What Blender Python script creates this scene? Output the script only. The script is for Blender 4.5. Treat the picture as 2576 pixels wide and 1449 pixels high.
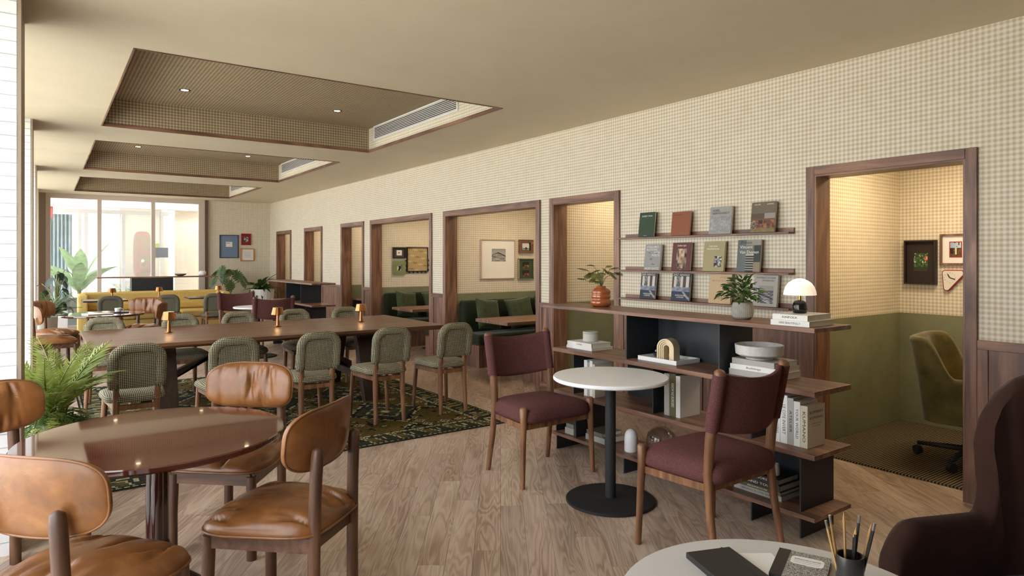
import bpy, bmesh, math, random
from mathutils import Vector, Matrix
random.seed(7)
PI = math.pi
SC = bpy.context.scene
COL = SC.collection
for o in list(bpy.data.objects): bpy.data.objects.remove(o)

# ------------------------------------------------------------------ camera
CAM_YAW = math.atan2(1176, 1649)
cd = bpy.data.cameras.new('camera'); cam = bpy.data.objects.new('camera', cd); COL.objects.link(cam)
cam.location = (0, 0, 1.45); cam.rotation_euler = (PI/2, 0, -CAM_YAW)
cd.sensor_width = 36; cd.lens = 36*1649/2576; cd.shift_y = -71.5/2576; cd.clip_start = .05
SC.camera = cam
# ------------------------------------------------------------------ exposure
vs = SC.view_settings
SC.display_settings.display_device = 'sRGB'
vs.view_transform = 'Standard'; vs.look = 'None'; vs.gamma = 1; vs.use_curve_mapping = False
vs.exposure = 0.08
# ------------------------------------------------------------------ sky
wd = bpy.data.worlds.new('sky'); SC.world = wd; wd.use_nodes = True
bg = wd.node_tree.nodes['Background']
bg.inputs[0].default_value = (.90, .95, 1, 1); bg.inputs[1].default_value = 7.6
SC.cycles.use_denoising = True
SC.cycles.max_bounces = 10; SC.cycles.diffuse_bounces = 6; SC.cycles.glossy_bounces = 4
SC.cycles.transmission_bounces = 8; SC.cycles.transparent_max_bounces = 12
SC.cycles.sample_clamp_indirect = 8; SC.cycles.caustics_reflective = False; SC.cycles.caustics_refractive = False

CEIL = 2.826; W = 4.5; YF = 16.55; YB = -3.2; XP = -.094
PIERS = [(.17, .89), (4.05, 4.77), (7.93, 8.65), (11.81, 12.53), (15.69, 16.41)]
BAYS = [(.89, 4.05), (4.77, 7.93), (8.65, 11.81), (12.53, 15.69)]
WX = -.52
def portal(loc, rot, sx, sy):
    l = bpy.data.lights.new('window_daylight', 'AREA'); l.shape = 'RECTANGLE'; l.size = sx; l.size_y = sy
    l.cycles.is_portal = True
    o = bpy.data.objects.new('window_daylight', l); COL.objects.link(o); o.location = loc; o.rotation_euler = rot
for a, b in BAYS:
    portal((WX-.05, (a+b)/2, 1.4), (PI/2, 0, -PI/2), b-a-.05, 2.7)
portal((1.5, YF+.06, 1.37), (PI/2, 0, PI), 3.0, 2.7)
sl_ = bpy.data.lights.new('sun', 'SUN'); sl_.energy = 48; sl_.angle = .02; sl_.color = (1, .99, .97)
sun = bpy.data.objects.new('sun', sl_); COL.objects.link(sun); sun.rotation_euler = Vector((-.55, .25, -.8)).to_track_quat('-Z', 'Y').to_euler()
def area(name, loc, rot, sx, sy, energy, col):
    l = bpy.data.lights.new(name, 'AREA'); l.shape = 'RECTANGLE'; l.size = sx; l.size_y = sy
    l.energy = energy; l.color = col
    o = bpy.data.objects.new(name, l); COL.objects.link(o); o.location = loc; o.rotation_euler = rot
    return o

# ------------------------------------------------------------------ helpers: colour and materials
def lin(c):
    c /= 255.0
    return c/12.92 if c <= .04045 else ((c+.055)/1.055)**2.4
def rgb(r, g, b): return (lin(r), lin(g), lin(b), 1)
class NT:
    def __init__(s, name):
        s.m = bpy.data.materials.new(name); s.m.use_nodes = True; s.t = s.m.node_tree
        s.b = s.t.nodes['Principled BSDF']; s.out = s.t.nodes['Material Output']
    def n(s, typ, **kw):
        nd = s.t.nodes.new(typ)
        for k, v in kw.items():
            if k == 'ins':
                for i, x in v.items(): s.put(nd.inputs[i], x)
            else: setattr(nd, k, v)
        return nd
    def put(s, sock, x):
        if isinstance(x, bpy.types.NodeSocket): s.t.links.new(x, sock)
        else: sock.default_value = x
    def math(s, op, a, b=0.0, c=0.0):
        nd = s.n('ShaderNodeMath', operation=op); s.put(nd.inputs[0], a); s.put(nd.inputs[1], b); s.put(nd.inputs[2], c)
        return nd.outputs[0]
    def mix(s, f, a, b, blend='MIX'):
        nd = s.n('ShaderNodeMix', data_type='RGBA', blend_type=blend); s.put(nd.inputs[0], f); s.put(nd.inputs[6], a); s.put(nd.inputs[7], b)
        return nd.outputs[2]
    def ramp(s, f, stops):
        nd = s.n('ShaderNodeValToRGB'); s.put(nd.inputs[0], f)
        e = nd.color_ramp.elements
        while len(e) < len(stops): e.new(.5)
        for el, (p, c) in zip(e, stops): el.position = p; el.color = c
        return nd.outputs[0]
    def coord(s, kind='Object'): return s.n('ShaderNodeTexCoord').outputs[kind]
    def mapping(s, v, scale=(1, 1, 1), loc=(0, 0, 0), rot=(0, 0, 0)):
        nd = s.n('ShaderNodeMapping'); s.put(nd.inputs[0], v); nd.inputs[1].default_value = loc
        nd.inputs[2].default_value = rot; nd.inputs[3].default_value = scale
        return nd.outputs[0]
    def noise(s, v, scale, detail=3, rough=.5, dist=0):
        nd = s.n('ShaderNodeTexNoise'); s.put(nd.inputs['Vector'], v); nd.inputs['Scale'].default_value = scale
        nd.inputs['Detail'].default_value = detail; nd.inputs['Roughness'].default_value = rough; nd.inputs['Distortion'].default_value = dist
        return nd.outputs[0]
    def bump(s, h, strength, dist=.01):
        nd = s.n('ShaderNodeBump'); nd.inputs['Strength'].default_value = strength; nd.inputs['Distance'].default_value = dist
        s.put(nd.inputs['Height'], h); s.t.links.new(nd.outputs[0], s.b.inputs['Normal'])
    def rnd(s, v):
        oi = s.n('ShaderNodeObjectInfo'); m = s.n('ShaderNodeVectorMath', operation='ADD')
        k = s.math('MULTIPLY', oi.outputs['Random'], 37.0); s.put(m.inputs[0], v)
        cb = s.n('ShaderNodeCombineXYZ', ins={0: k, 1: k, 2: k}); s.put(m.inputs[1], cb.outputs[0])
        return m.outputs[0]
    def fin(s, col, rough=.5, metal=0, spec=.5, coat=0):
        s.put(s.b.inputs['Base Color'], col); s.put(s.b.inputs['Roughness'], rough); s.b.inputs['Metallic'].default_value = metal
        s.b.inputs['Specular IOR Level'].default_value = spec; s.b.inputs['Coat Weight'].default_value = coat
        return s.m
def plain(name, c, rough=.5, metal=0, spec=.5, coat=0): return NT(name).fin(c, rough, metal, spec, coat)
def wood(name, dark, mid, light, axis, rough=.45, freq=1.0, coat=0):
    t = NT(name); v = t.rnd(t.coord())
    sc = [9*freq]*3; sc[axis] = .75*freq
    n1 = t.noise(t.mapping(v, sc), 1.0, 4, .55, 1.4)
    sc2 = [70*freq]*3; sc2[axis] = 2.5*freq
    n2 = t.noise(t.mapping(v, sc2), 1.0, 3, .6)
    sc3 = [3.2*freq]*3; sc3[axis] = .5*freq
    n3 = t.math('SINE', t.math('MULTIPLY', t.noise(t.mapping(v, sc3), 1.0, 2, .5), 60.0))
    f = t.math('ADD', t.math('MULTIPLY', n1, .75), t.math('ADD', t.math('MULTIPLY', n2, .2), t.math('MULTIPLY', n3, .05)))
    c = t.ramp(f, [(.3, dark), (.5, mid), (.68, light)])
    t.bump(n2, .12, .002)
    return t.fin(c, rough, coat=coat)
def gingham(name, period, c0, c1, c2, rough=.85, slub=.35, bump=.15, sharp=.5):
    # woven check: stripes across two axes picked by the face's normal; both threads crossing give the dark squares
    t = NT(name); v = t.coord(); nrm = t.coord('Normal')
    wob = t.noise(v, 6/period*.05, 2)
    sx = t.n('ShaderNodeSeparateXYZ'); t.put(sx.inputs[0], v)
    sn = t.n('ShaderNodeSeparateXYZ'); t.put(sn.inputs[0], nrm)
    st = []
    for i in range(3):
        s_ = t.math('SINE', t.math('MULTIPLY', sx.outputs[i], 2*PI/period))
        mr = t.n('ShaderNodeMapRange'); t.put(mr.inputs[0], s_); mr.inputs[1].default_value = -sharp; mr.inputs[2].default_value = sharp
        st.append(mr.outputs[0])
    w = [t.math('POWER', t.math('ABSOLUTE', sn.outputs[i]), 6.0) for i in range(3)]
    num = t.math('ADD', t.math('MULTIPLY', w[0], t.math('ADD', st[1], st[2])),
          t.math('ADD', t.math('MULTIPLY', w[1], t.math('ADD', st[0], st[2])), t.math('MULTIPLY', w[2], t.math('ADD', st[0], st[1]))))
    den = t.math('MULTIPLY', t.math('ADD', t.math('ADD', w[0], w[1]), w[2]), 2.0)
    g = t.math('DIVIDE', num, den)
    sl = t.noise(t.mapping(v, (1/period*.35,)*3), 1.0, 3, .6)
    g2 = t.math('ADD', g, t.math('MULTIPLY', t.math('SUBTRACT', sl, .5), slub))
    c = t.ramp(g2, [(.12, c0), (.5, c1), (.9, c2)])
    t.bump(g, bump, period*.1)
    return t.fin(c, rough, spec=.2)
def attr_mat(name, rough=.6, spec=.4, bump=0, bs=900):
    t = NT(name); a = t.n('ShaderNodeVertexColor'); a.layer_name = 'col'
    if bump: t.bump(t.noise(t.coord(), bs, 2), bump, .003)
    return t.fin(a.outputs[0], rough, spec=spec)
def emit(name, col, strength):
    t = NT(name); t.b.inputs['Emission Color'].default_value = col; t.b.inputs['Emission Strength'].default_value = strength
    return t.fin(col, .5)
def noisy(name, c0, c1, scale, rough=.8, bump=.2, bd=.004, spec=.3, stretch=(1, 1, 1), sheen=0, detail=4):
    t = NT(name); v = t.mapping(t.coord(), stretch)
    n = t.noise(v, scale, detail, .6)
    if bump: t.bump(n, bump, bd)
    m = t.fin(t.ramp(n, [(.3, c0), (.7, c1)]), rough, spec=spec)
    if sheen: t.b.inputs['Sheen Weight'].default_value = sheen; t.b.inputs['Sheen Roughness'].default_value = .4
    return m

M = {}
WN = (rgb(82, 55, 43), rgb(124, 88, 69), rgb(160, 121, 96))
for ax, k in enumerate('xyz'): M['walnut_'+k] = wood('walnut_'+k, *WN, ax, .42)
TB = (rgb(72, 46, 32), rgb(106, 72, 50), rgb(134, 96, 68))
M['table_top'] = wood('table_walnut', *TB, 0, .36, 1.0)
M['table_dark'] = wood('table_leg_walnut', rgb(28, 17, 13), rgb(42, 26, 19), rgb(62, 40, 29), 2, .4)
CW = (rgb(88, 56, 36), rgb(124, 84, 56), rgb(156, 112, 78))
M['chair_wood'] = wood('chair_oak', *CW, 2, .42, 1.6)
LW = (rgb(60, 37, 25), rgb(90, 59, 40), rgb(118, 82, 57))
M['leather_leg'] = wood('chair_walnut_leg', *LW, 2, .45, 1.5)
M['leather_rail'] = wood('chair_walnut_rail', *LW, 0, .45, 1.5)
M['wallpaper'] = gingham('gingham_wallpaper', .0305, rgb(231, 224, 213), rgb(216, 206, 186), rgb(195, 183, 151), .9, .5, .1, .8)
M['coffer_paper'] = gingham('coffer_wallpaper', .031, rgb(190, 176, 150), rgb(160, 143, 116), rgb(132, 113, 86), .9, .4)
M['houndstooth'] = gingham('houndstooth_fabric', .0118, rgb(184, 176, 148), rgb(106, 100, 80), rgb(44, 41, 33), .95, .3, .4, .35)
M['plaster'] = noisy('ceiling_plaster', rgb(210, 198, 172), rgb(215, 204, 179), 2.0, .9, .03)
M['green_plaster'] = noisy('green_plaster', rgb(120, 122, 94), rgb(134, 135, 107), 3.0, .85, .25, .006)
M['taupe'] = plain('taupe_paint', rgb(150, 132, 114), .6)
M['frame_light'] = plain('pale_window_frame', rgb(206, 192, 182), .5)
M['brown_post'] = plain('brown_post', rgb(96, 76, 62), .5)
M['brick'] = noisy('white_painted_brick', rgb(226, 226, 226), rgb(240, 240, 240), 14, .7, .5, .006)
M['mortar'] = plain('grey_mortar', rgb(190, 189, 187), .9)
M['white'] = plain('white_paint', rgb(236, 234, 230), .6)
M['metal_dark'] = plain('anthracite_steel', rgb(38, 41, 45), .5, 0, .45)
M['black_powder'] = noisy('black_powdercoat', rgb(36, 36, 37), rgb(42, 42, 43), 300, .55, .1, .001)
M['white_top'] = plain('white_laminate', rgb(238, 239, 241), .42)
M['grey_top'] = plain('pale_grey_laminate', rgb(200, 197, 195), .5)
M['burgundy_gloss'] = plain('burgundy_lacquer', rgb(74, 34, 26), .06, 0, .6, .6)
M['burgundy_base'] = plain('burgundy_gloss_steel', rgb(46, 16, 14), .12, 0, .6, .7)
M['bronze'] = plain('brushed_bronze', rgb(150, 100, 60), .16, 1)
M['brass'] = plain('brass', rgb(190, 150, 80), .25, 1)
M['maroon'] = noisy('maroon_tweed', rgb(56, 29, 30), rgb(124, 82, 79), 380, .95, .6, .002, .2)
M['grey_fabric'] = noisy('grey_green_wool', rgb(92, 90, 76), rgb(108, 106, 92), 300, .95, .4, .002, .2)
M['yellow'] = noisy('mustard_wool', rgb(190, 160, 88), rgb(218, 190, 120), 26, .95, .3, .003, .2, (1, 6, 6))
M['green_velvet'] = noisy('dark_green_velvet', rgb(27, 35, 20), rgb(42, 50, 31), 9, .85, .3, .004, .2, sheen=.15)
M['pillow_green'] = noisy('green_velvet_pillow', rgb(48, 58, 38), rgb(70, 80, 54), 12, .85, .3, .004, .2, sheen=.2)
M['olive_velvet'] = noisy('olive_velvet', rgb(62, 54, 22), rgb(104, 92, 44), 6, .8, .4, .006, .25, sheen=.4)
M['brown_velvet'] = noisy('brown_velvet', rgb(44, 24, 18), rgb(62, 36, 28), 5, .85, .3, .006, .2, sheen=.08)
t = NT('cognac_leather'); v = t.coord(); n1 = t.noise(v, 5, 4, .6, .6); n2 = t.noise(v, 220, 2)
t.bump(t.math('ADD', t.math('MULTIPLY', n1, .6), t.math('MULTIPLY', n2, .08)), .35, .01)
M['leather'] = t.fin(t.ramp(n1, [(.28, rgb(90, 55, 27)), (.55, rgb(126, 80, 41)), (.75, rgb(150, 102, 57))]), .32, spec=.5)
M['rug'] = attr_mat('kilim_wool', .98, .1, .6, 500)
M['print'] = attr_mat('printed_paper', .5, .35)
M['ceramic'] = plain('white_ceramic', rgb(232, 231, 229), .3)
M['bowl'] = noisy('speckled_white_stoneware', rgb(196, 192, 184), rgb(212, 209, 203), 40, .6, .05, .001)
M['stoneware'] = noisy('grey_stoneware', rgb(140, 136, 128), rgb(158, 154, 146), 60, .55, .1, .001)
M['terracotta'] = plain('glazed_terracotta', rgb(164, 88, 48), .16, 0, .6, .4)
M['paper'] = plain('book_pages', rgb(222, 214, 198), .85)
M['soil'] = noisy('potting_soil', rgb(40, 28, 20), rgb(62, 46, 34), 60, 1, .6, .01)
M['ink'] = plain('black_ink', rgb(34, 32, 30), .6)
M['ink_white'] = plain('white_ink', rgb(236, 234, 228), .6)
M['red_lacquer'] = plain('red_lacquer', rgb(158, 32, 32), .35)
M['glow'] = emit('lamp_glow', (1, .78, .5, 1), 14)
M['shadeglow'] = emit('opal_glass', (1, .86, .68, 1), .6)
def leafmat(name, c0, c1, tr=.25):
    t = NT(name); n = t.noise(t.rnd(t.coord()), 7, 3); col = t.ramp(n, [(.3, c0), (.7, c1)])
    t.fin(col, .45, spec=.4)
    tl = t.n('ShaderNodeBsdfTranslucent'); t.put(tl.inputs[0], col); mx = t.n('ShaderNodeMixShader'); mx.inputs[0].default_value = tr
    t.t.links.new(t.b.outputs[0], mx.inputs[1]); t.t.links.new(tl.outputs[0], mx.inputs[2]); t.t.links.new(mx.outputs[0], t.out.inputs[0])
    return t.m
M['leaf'] = leafmat('leaf_green', rgb(50, 80, 38), rgb(88, 118, 60))
M['leaf_dark'] = leafmat('leaf_dark', rgb(14, 26, 16), rgb(30, 46, 28), .08)
M['leaf_light'] = leafmat('leaf_light', rgb(112, 132, 56), rgb(170, 180, 96), .3)
M['leaf_pale'] = leafmat('leaf_pale', rgb(120, 150, 110), rgb(160, 186, 140), .35)
M['leaf_fern'] = leafmat('leaf_fern', rgb(56, 84, 36), rgb(98, 126, 58), .3)
M['leaf_olive'] = leafmat('leaf_olive', rgb(70, 74, 30), rgb(120, 122, 66), .2)
M['stem'] = plain('plant_stem', rgb(112, 120, 70), .6)
t = NT('painted_haze_glass'); tr = t.n('ShaderNodeBsdfTransparent'); gl = t.n('ShaderNodeBsdfGlossy'); gl.inputs['Roughness'].default_value = .02
df = t.n('ShaderNodeBsdfDiffuse'); df.inputs[0].default_value = (.9, .9, .9, 1)  # white diffuse mixed in below: haze painted into the glass itself
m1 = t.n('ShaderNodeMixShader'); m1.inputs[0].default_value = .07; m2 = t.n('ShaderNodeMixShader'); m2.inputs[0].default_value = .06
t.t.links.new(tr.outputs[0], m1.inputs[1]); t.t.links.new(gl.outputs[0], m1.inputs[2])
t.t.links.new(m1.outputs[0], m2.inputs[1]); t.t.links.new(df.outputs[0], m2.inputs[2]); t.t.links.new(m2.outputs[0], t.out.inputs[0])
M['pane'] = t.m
t = NT('smoked_glass'); tr = t.n('ShaderNodeBsdfTransparent'); tr.inputs[0].default_value = (.72, .7, .68, 1); gl = t.n('ShaderNodeBsdfGlossy'); gl.inputs['Roughness'].default_value = .03
fr = t.n('ShaderNodeMath', operation='MULTIPLY_ADD'); lw_ = t.n('ShaderNodeLayerWeight'); lw_.inputs[0].default_value = .25; t.t.links.new(lw_.outputs['Facing'], fr.inputs[0]); fr.inputs[1].default_value = .45; fr.inputs[2].default_value = .05; mx = t.n('ShaderNodeMixShader')
t.t.links.new(fr.outputs[0], mx.inputs[0]); t.t.links.new(tr.outputs[0], mx.inputs[1]); t.t.links.new(gl.outputs[0], mx.inputs[2]); t.t.links.new(mx.outputs[0], t.out.inputs[0])
M['glassware'] = t.m
# floor boards: contour-like cathedral grain from the board's own uv, tone from its own colour attribute
t = NT('oak_board'); uv = t.n('ShaderNodeUVMap').outputs[0]; tone = t.n('ShaderNodeVertexColor'); tone.layer_name = 'col'
big = t.noise(t.mapping(uv, (1.1, 9, 1)), 1.0, 2, .45, .6)
ring = t.math('SINE', t.math('MULTIPLY', big, 85.0))
fine = t.noise(t.mapping(uv, (4, 120, 1)), 1.0, 3, .6)
patch = t.noise(t.mapping(uv, (.9, 4.5, 1)), 1.0, 2)
f = t.math('ADD', t.math('MULTIPLY', ring, .085), t.math('ADD', t.math('MULTIPLY', fine, .28), t.math('MULTIPLY', patch, .62)))
c = t.ramp(f, [(.28, rgb(146, 122, 104)), (.44, rgb(178, 156, 138)), (.62, rgb(200, 181, 162))])
c = t.mix(1.0, c, tone.outputs[0], 'MULTIPLY')
t.bump(f, .08, .002)
M['floor'] = t.fin(c, .4, spec=.4)
# booth carpet: ribbed stripes
t = NT('ribbed_carpet'); sx = t.n('ShaderNodeSeparateXYZ'); t.put(sx.inputs[0], t.coord())
s_ = t.math('SINE', t.math('MULTIPLY', sx.outputs[1], 2*PI/.021)); n = t.noise(t.coord(), 260, 2)
f = t.math('ADD', t.math('MULTIPLY', s_, .35), n)
t.bump(s_, .6, .004)
M['carpet'] = t.fin(t.ramp(f, [(.3, rgb(38, 33, 27)), (.62, rgb(126, 112, 90))]), .98, spec=.1)
# marbled notebook cover
t = NT('marbled_cover'); n = t.noise(t.coord(), 190, 2, .5, 3.0)
M['marble_cover'] = t.fin(t.ramp(n, [(.49, rgb(24, 23, 22)), (.53, rgb(196, 192, 186))]), .5)
def solid(name, r, g, b, rough=.55, **k):
    key = 'c_%d_%d_%d' % (r, g, b)
    if key not in M: M[key] = plain(name, rgb(r, g, b), rough, **k)
    return M[key]

# ------------------------------------------------------------------ helpers: geometry
class MB:
    def __init__(s): s.v = []; s.f = []; s.fc = []; s.uv = None
    def add(s, vs, fs):
        k = len(s.v); s.v += [tuple(p) for p in vs]; s.f += [tuple(i+k for i in f) for f in fs]; return s
    def box(s, x0, x1, y0, y1, z0, z1):
        v = [(x, y, z) for z in (z0, z1) for y in (y0, y1) for x in (x0, x1)]
        return s.add(v, [(0, 2, 3, 1), (4, 5, 7, 6), (0, 1, 5, 4), (2, 6, 7, 3), (0, 4, 6, 2), (1, 3, 7, 5)])
    def obox(s, c, size, rot):
        m = Matrix.Translation(c) @ rot.to_4x4(); a, b, d = (k/2 for k in size)
        v = [m @ Vector((x, y, z)) for z in (-d, d) for y in (-b, b) for x in (-a, a)]
        return s.add(v, [(0, 2, 3, 1), (4, 5, 7, 6), (0, 1, 5, 4), (2, 6, 7, 3), (0, 4, 6, 2), (1, 3, 7, 5)])
    def slab(s, p0, p1, wx, ty):
        # slanted slab between two centre points, horizontal end faces wx by ty
        v = []
        for p in (p0, p1):
            v += [(p[0]-wx/2, p[1]-ty/2, p[2]), (p[0]+wx/2, p[1]-ty/2, p[2]), (p[0]+wx/2, p[1]+ty/2, p[2]), (p[0]-wx/2, p[1]+ty/2, p[2])]
        return s.add(v, [(3, 2, 1, 0), (4, 5, 6, 7)]+[(i, (i+1) % 4, 4+(i+1) % 4, 4+i) for i in range(4)])
    def cyl(s, p0, p1, r0, r1=None, n=14, cap=True):
        r1 = r0 if r1 is None else r1
        p0 = Vector(p0); p1 = Vector(p1); d = (p1-p0).normalized()
        a = d.orthogonal().normalized(); b = d.cross(a)
        v = []
        for p, r in ((p0, r0), (p1, r1)):
            v += [p+(a*math.cos(2*PI*i/n)+b*math.sin(2*PI*i/n))*r for i in range(n)]
        f = [(i, (i+1) % n, n+(i+1) % n, n+i) for i in range(n)]
        if cap: f += [tuple(range(n))[::-1], tuple(range(n, 2*n))]
        return s.add(v, f)
    def tube(s, path, r, n=8, closed=False, cap=True):
        P = [Vector(p) for p in path]; N = len(P); rr = r if callable(r) else (lambda k: r)
        v = []; up = None
        for i in range(N):
            a = P[(i-1) % N] if (closed or i > 0) else P[i]; b = P[(i+1) % N] if (closed or i < N-1) else P[i]
            d = (b-a).normalized()
            if up is None: up = d.orthogonal().normalized()
            up = (up-d*up.dot(d)).normalized(); w = d.cross(up); R_ = rr(i/max(1, N-1))
            v += [P[i]+(up*math.cos(2*PI*k/n)+w*math.sin(2*PI*k/n))*R_ for k in range(n)]
        f = []
        for i in range(N if closed else N-1):
            j = (i+1) % N
            f += [(i*n+k, i*n+(k+1) % n, j*n+(k+1) % n, j*n+k) for k in range(n)]
        if cap and not closed: f += [tuple(range(n))[::-1], tuple(range((N-1)*n, N*n))]
        return s.add(v, f)
    def lathe(s, prof, c=(0, 0, 0), n=32, mod=None, cap=True):
        v = []; f = []
        for r, z in prof:
            for i in range(n):
                a = 2*PI*i/n; q = r*(mod(a, z) if mod else 1)
                v.append((c[0]+q*math.cos(a), c[1]+q*math.sin(a), c[2]+z))
        for j in range(len(prof)-1):
            f += [(j*n+i, j*n+(i+1) % n, (j+1)*n+(i+1) % n, (j+1)*n+i) for i in range(n)]
        if cap: f += [tuple(range(n))[::-1], tuple(range((len(prof)-1)*n, len(prof)*n))]
        return s.add(v, f)
    def prism(s, poly, z0, z1):
        n = len(poly)
        return s.add([(x, y, z0) for x, y in poly]+[(x, y, z1) for x, y in poly],
                     [tuple(range(n))[::-1], tuple(range(n, 2*n))]+[(i, (i+1) % n, n+(i+1) % n, n+i) for i in range(n)])
    def cushion(s, a, b, t0, t1, e=.5, p=3.0, n=72, rings=10, fn=None, ax='z'):
        # pad: rounded outline (a by b), swelling t1 on the front and t0 on the back; ax = direction of the thickness
        rl = [1-(1-k/rings)**1.6 for k in range(rings+1)]
        seq = [(r, 1) for r in rl]+[(r, -1) for r in rl[-2::-1]]
        vs = []
        for r, sg in seq:
            for i in range(n):
                w = 2*PI*i/n; cw, sw = math.cos(w), math.sin(w)
                x = a*r*math.copysign(abs(cw)**e, cw); y = b*r*math.copysign(abs(sw)**e, sw)
                h = max(0, 1-r**p)**(1/p); z = t1*h if sg > 0 else -t0*h
                q = (x, y, z) if ax == 'z' else (x, z, y)
                vs.append(fn(q, r, sg) if fn else q)
        fs = []
        for j in range(len(seq)-1):
            for i in range(n):
                q = (j*n+i, j*n+(i+1) % n, (j+1)*n+(i+1) % n, (j+1)*n+i)
                fs.append(q[::-1] if ax == 'z' else q)
        return s.add(vs, fs)
    def grid(s, fn, nu, nv):
        v = [fn(i/nu, j/nv) for j in range(nv+1) for i in range(nu+1)]
        return s.add(v, [(j*(nu+1)+i, j*(nu+1)+i+1, (j+1)*(nu+1)+i+1, (j+1)*(nu+1)+i) for j in range(nv) for i in range(nu)])
    def mesh(s, name):
        me = bpy.data.meshes.new(name); me.from_pydata(s.v, [], s.f); me.validate(); me.update(); return me
def link(name, me, m, parent=None, smooth=False, bevel=0, seg=2, loc=None, auto=None):
    o = bpy.data.objects.new(name, me); COL.objects.link(o)
    if m is not None and not me.materials: me.materials.append(M[m] if isinstance(m, str) else m)
    if parent: o.parent = parent
    if loc: o.location = loc
    if smooth:
        me.polygons.foreach_set('use_smooth', [True]*len(me.polygons))
        if auto:
            me.set_sharp_from_angle(angle=math.radians(auto))
    if bevel:
        b = o.modifiers.new('soft_edge', 'BEVEL'); b.width = bevel; b.segments = seg; b.limit_method = 'ANGLE'; b.angle_limit = math.radians(40)
        b.harden_normals = False
    return o
def obj(name, mb, m, parent=None, **k): return link(name, mb.mesh(name), m, parent, **k)
def tag(o, label=None, cat=None, group=None, kind=None):
    if label: o['label'] = label
    if cat: o['category'] = cat
    if group: o['group'] = group
    if kind: o['kind'] = kind
    return o
def thing(name, label, cat, loc=(0, 0, 0), rz=0, group=None):
    o = bpy.data.objects.new(name, None); COL.objects.link(o); o.location = loc; o.rotation_euler = (0, 0, rz)
    o.empty_display_size = .1
    return tag(o, label, cat, group)
def struct(name, mb, m, parent=None, **k):
    o = obj(name, mb, m, parent, **k)
    if not parent: o['kind'] = 'structure'
    return o
def sroot(name, loc=(0, 0, 0)):
    o = bpy.data.objects.new(name, None); COL.objects.link(o); o.location = loc; o['kind'] = 'structure'; o.empty_display_size = .1
    return o
KIDS = {}
def kids(o): return [c for c in bpy.data.objects if c.parent == o]
def dup(root, loc, rz=None, label=None, group=None, scale=None):
    def cp(o, par):
        c = o.copy(); COL.objects.link(c); c.parent = par
        for ch in kids(o): cp(ch, c)
        return c
    r = cp(root, None); r.location = loc
    if rz is not None: r.rotation_euler = (0, 0, rz)
    if scale: r.scale = scale
    if label: r['label'] = label
    if group: r['group'] = group
    return r
TXT = {}
def text(s, size, m, parent, mat4, ax='CENTER', name='lettering', font_scale=1.0, width=None, shear=0):
    key = (s, ax, shear)
    if key not in TXT:
        cu = bpy.data.curves.new('t', 'FONT'); cu.body = s; cu.size = 1; cu.align_x = ax; cu.align_y = 'CENTER'; cu.extrude = .004; cu.shear = shear
        cu.resolution_u = 2
        o = bpy.data.objects.new('t', cu); COL.objects.link(o)
        bpy.context.view_layer.update()
        me = bpy.data.meshes.new_from_object(o.evaluated_get(bpy.context.evaluated_depsgraph_get()))
        bpy.data.objects.remove(o); TXT[key] = me
    me = TXT[key].copy(); me.materials.clear(); me.materials.append(M[m] if isinstance(m, str) else m)
    if width:
        xs = [v.co.x for v in me.vertices]; wd_ = (max(xs)-min(xs))*size
        fx = min(1.6, width/max(wd_, 1e-6))
    else: fx = 1
    for v in me.vertices: v.co = (v.co.x*size*fx, v.co.y*size, v.co.z*.4*min(size, .03))
    o = bpy.data.objects.new(name, me); COL.objects.link(o); o.parent = parent; o.matrix_local = mat4
    return o
def frame_mat(origin, ex, ey):
    ex = Vector(ex).normalized(); ey = Vector(ey).normalized(); ez = ex.cross(ey)
    m = Matrix(((ex.x, ey.x, ez.x, origin[0]), (ex.y, ey.y, ez.y, origin[1]), (ex.z, ey.z, ez.z, origin[2]), (0, 0, 0, 1)))
    return m
def picture(name, w, h, nx, ny, fn, parent, mat4, m='print'):
    # flat print: a fine grid whose cells carry the printed colours
    mb = MB().grid(lambda u, v: ((u-.5)*w, (v-.5)*h, 0), nx, ny); me = mb.mesh(name)
    ca = me.color_attributes.new('col', 'FLOAT_COLOR', 'CORNER')
    cols = []
    for j in range(ny):
        for i in range(nx):
            c = fn((i+.5)/nx, (j+.5)/ny); c = tuple(lin(max(0, min(255, k))) for k in c)+(1,)
            cols += list(c)*4
    ca.data.foreach_set('color', cols)
    me.materials.append(M[m])
    o = bpy.data.objects.new(name, me); COL.objects.link(o); o.parent = parent; o.matrix_local = mat4
    return o
def hsh(*a):
    x = math.sin(sum(k*d for k, d in zip(a, (12.9898, 78.233, 37.719))))*43758.5453
    return x-math.floor(x)
def vnoise(x, y, s=0):
    i, j = math.floor(x), math.floor(y); u, v = x-i, y-j; u = u*u*(3-2*u); v = v*v*(3-2*v)
    return (hsh(i, j, s)*(1-u)+hsh(i+1, j, s)*u)*(1-v)+(hsh(i, j+1, s)*(1-u)+hsh(i+1, j+1, s)*u)*v
def mixc(a, b, t): t = max(0, min(1, t)); return tuple(p+(q-p)*t for p, q in zip(a, b))

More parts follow.
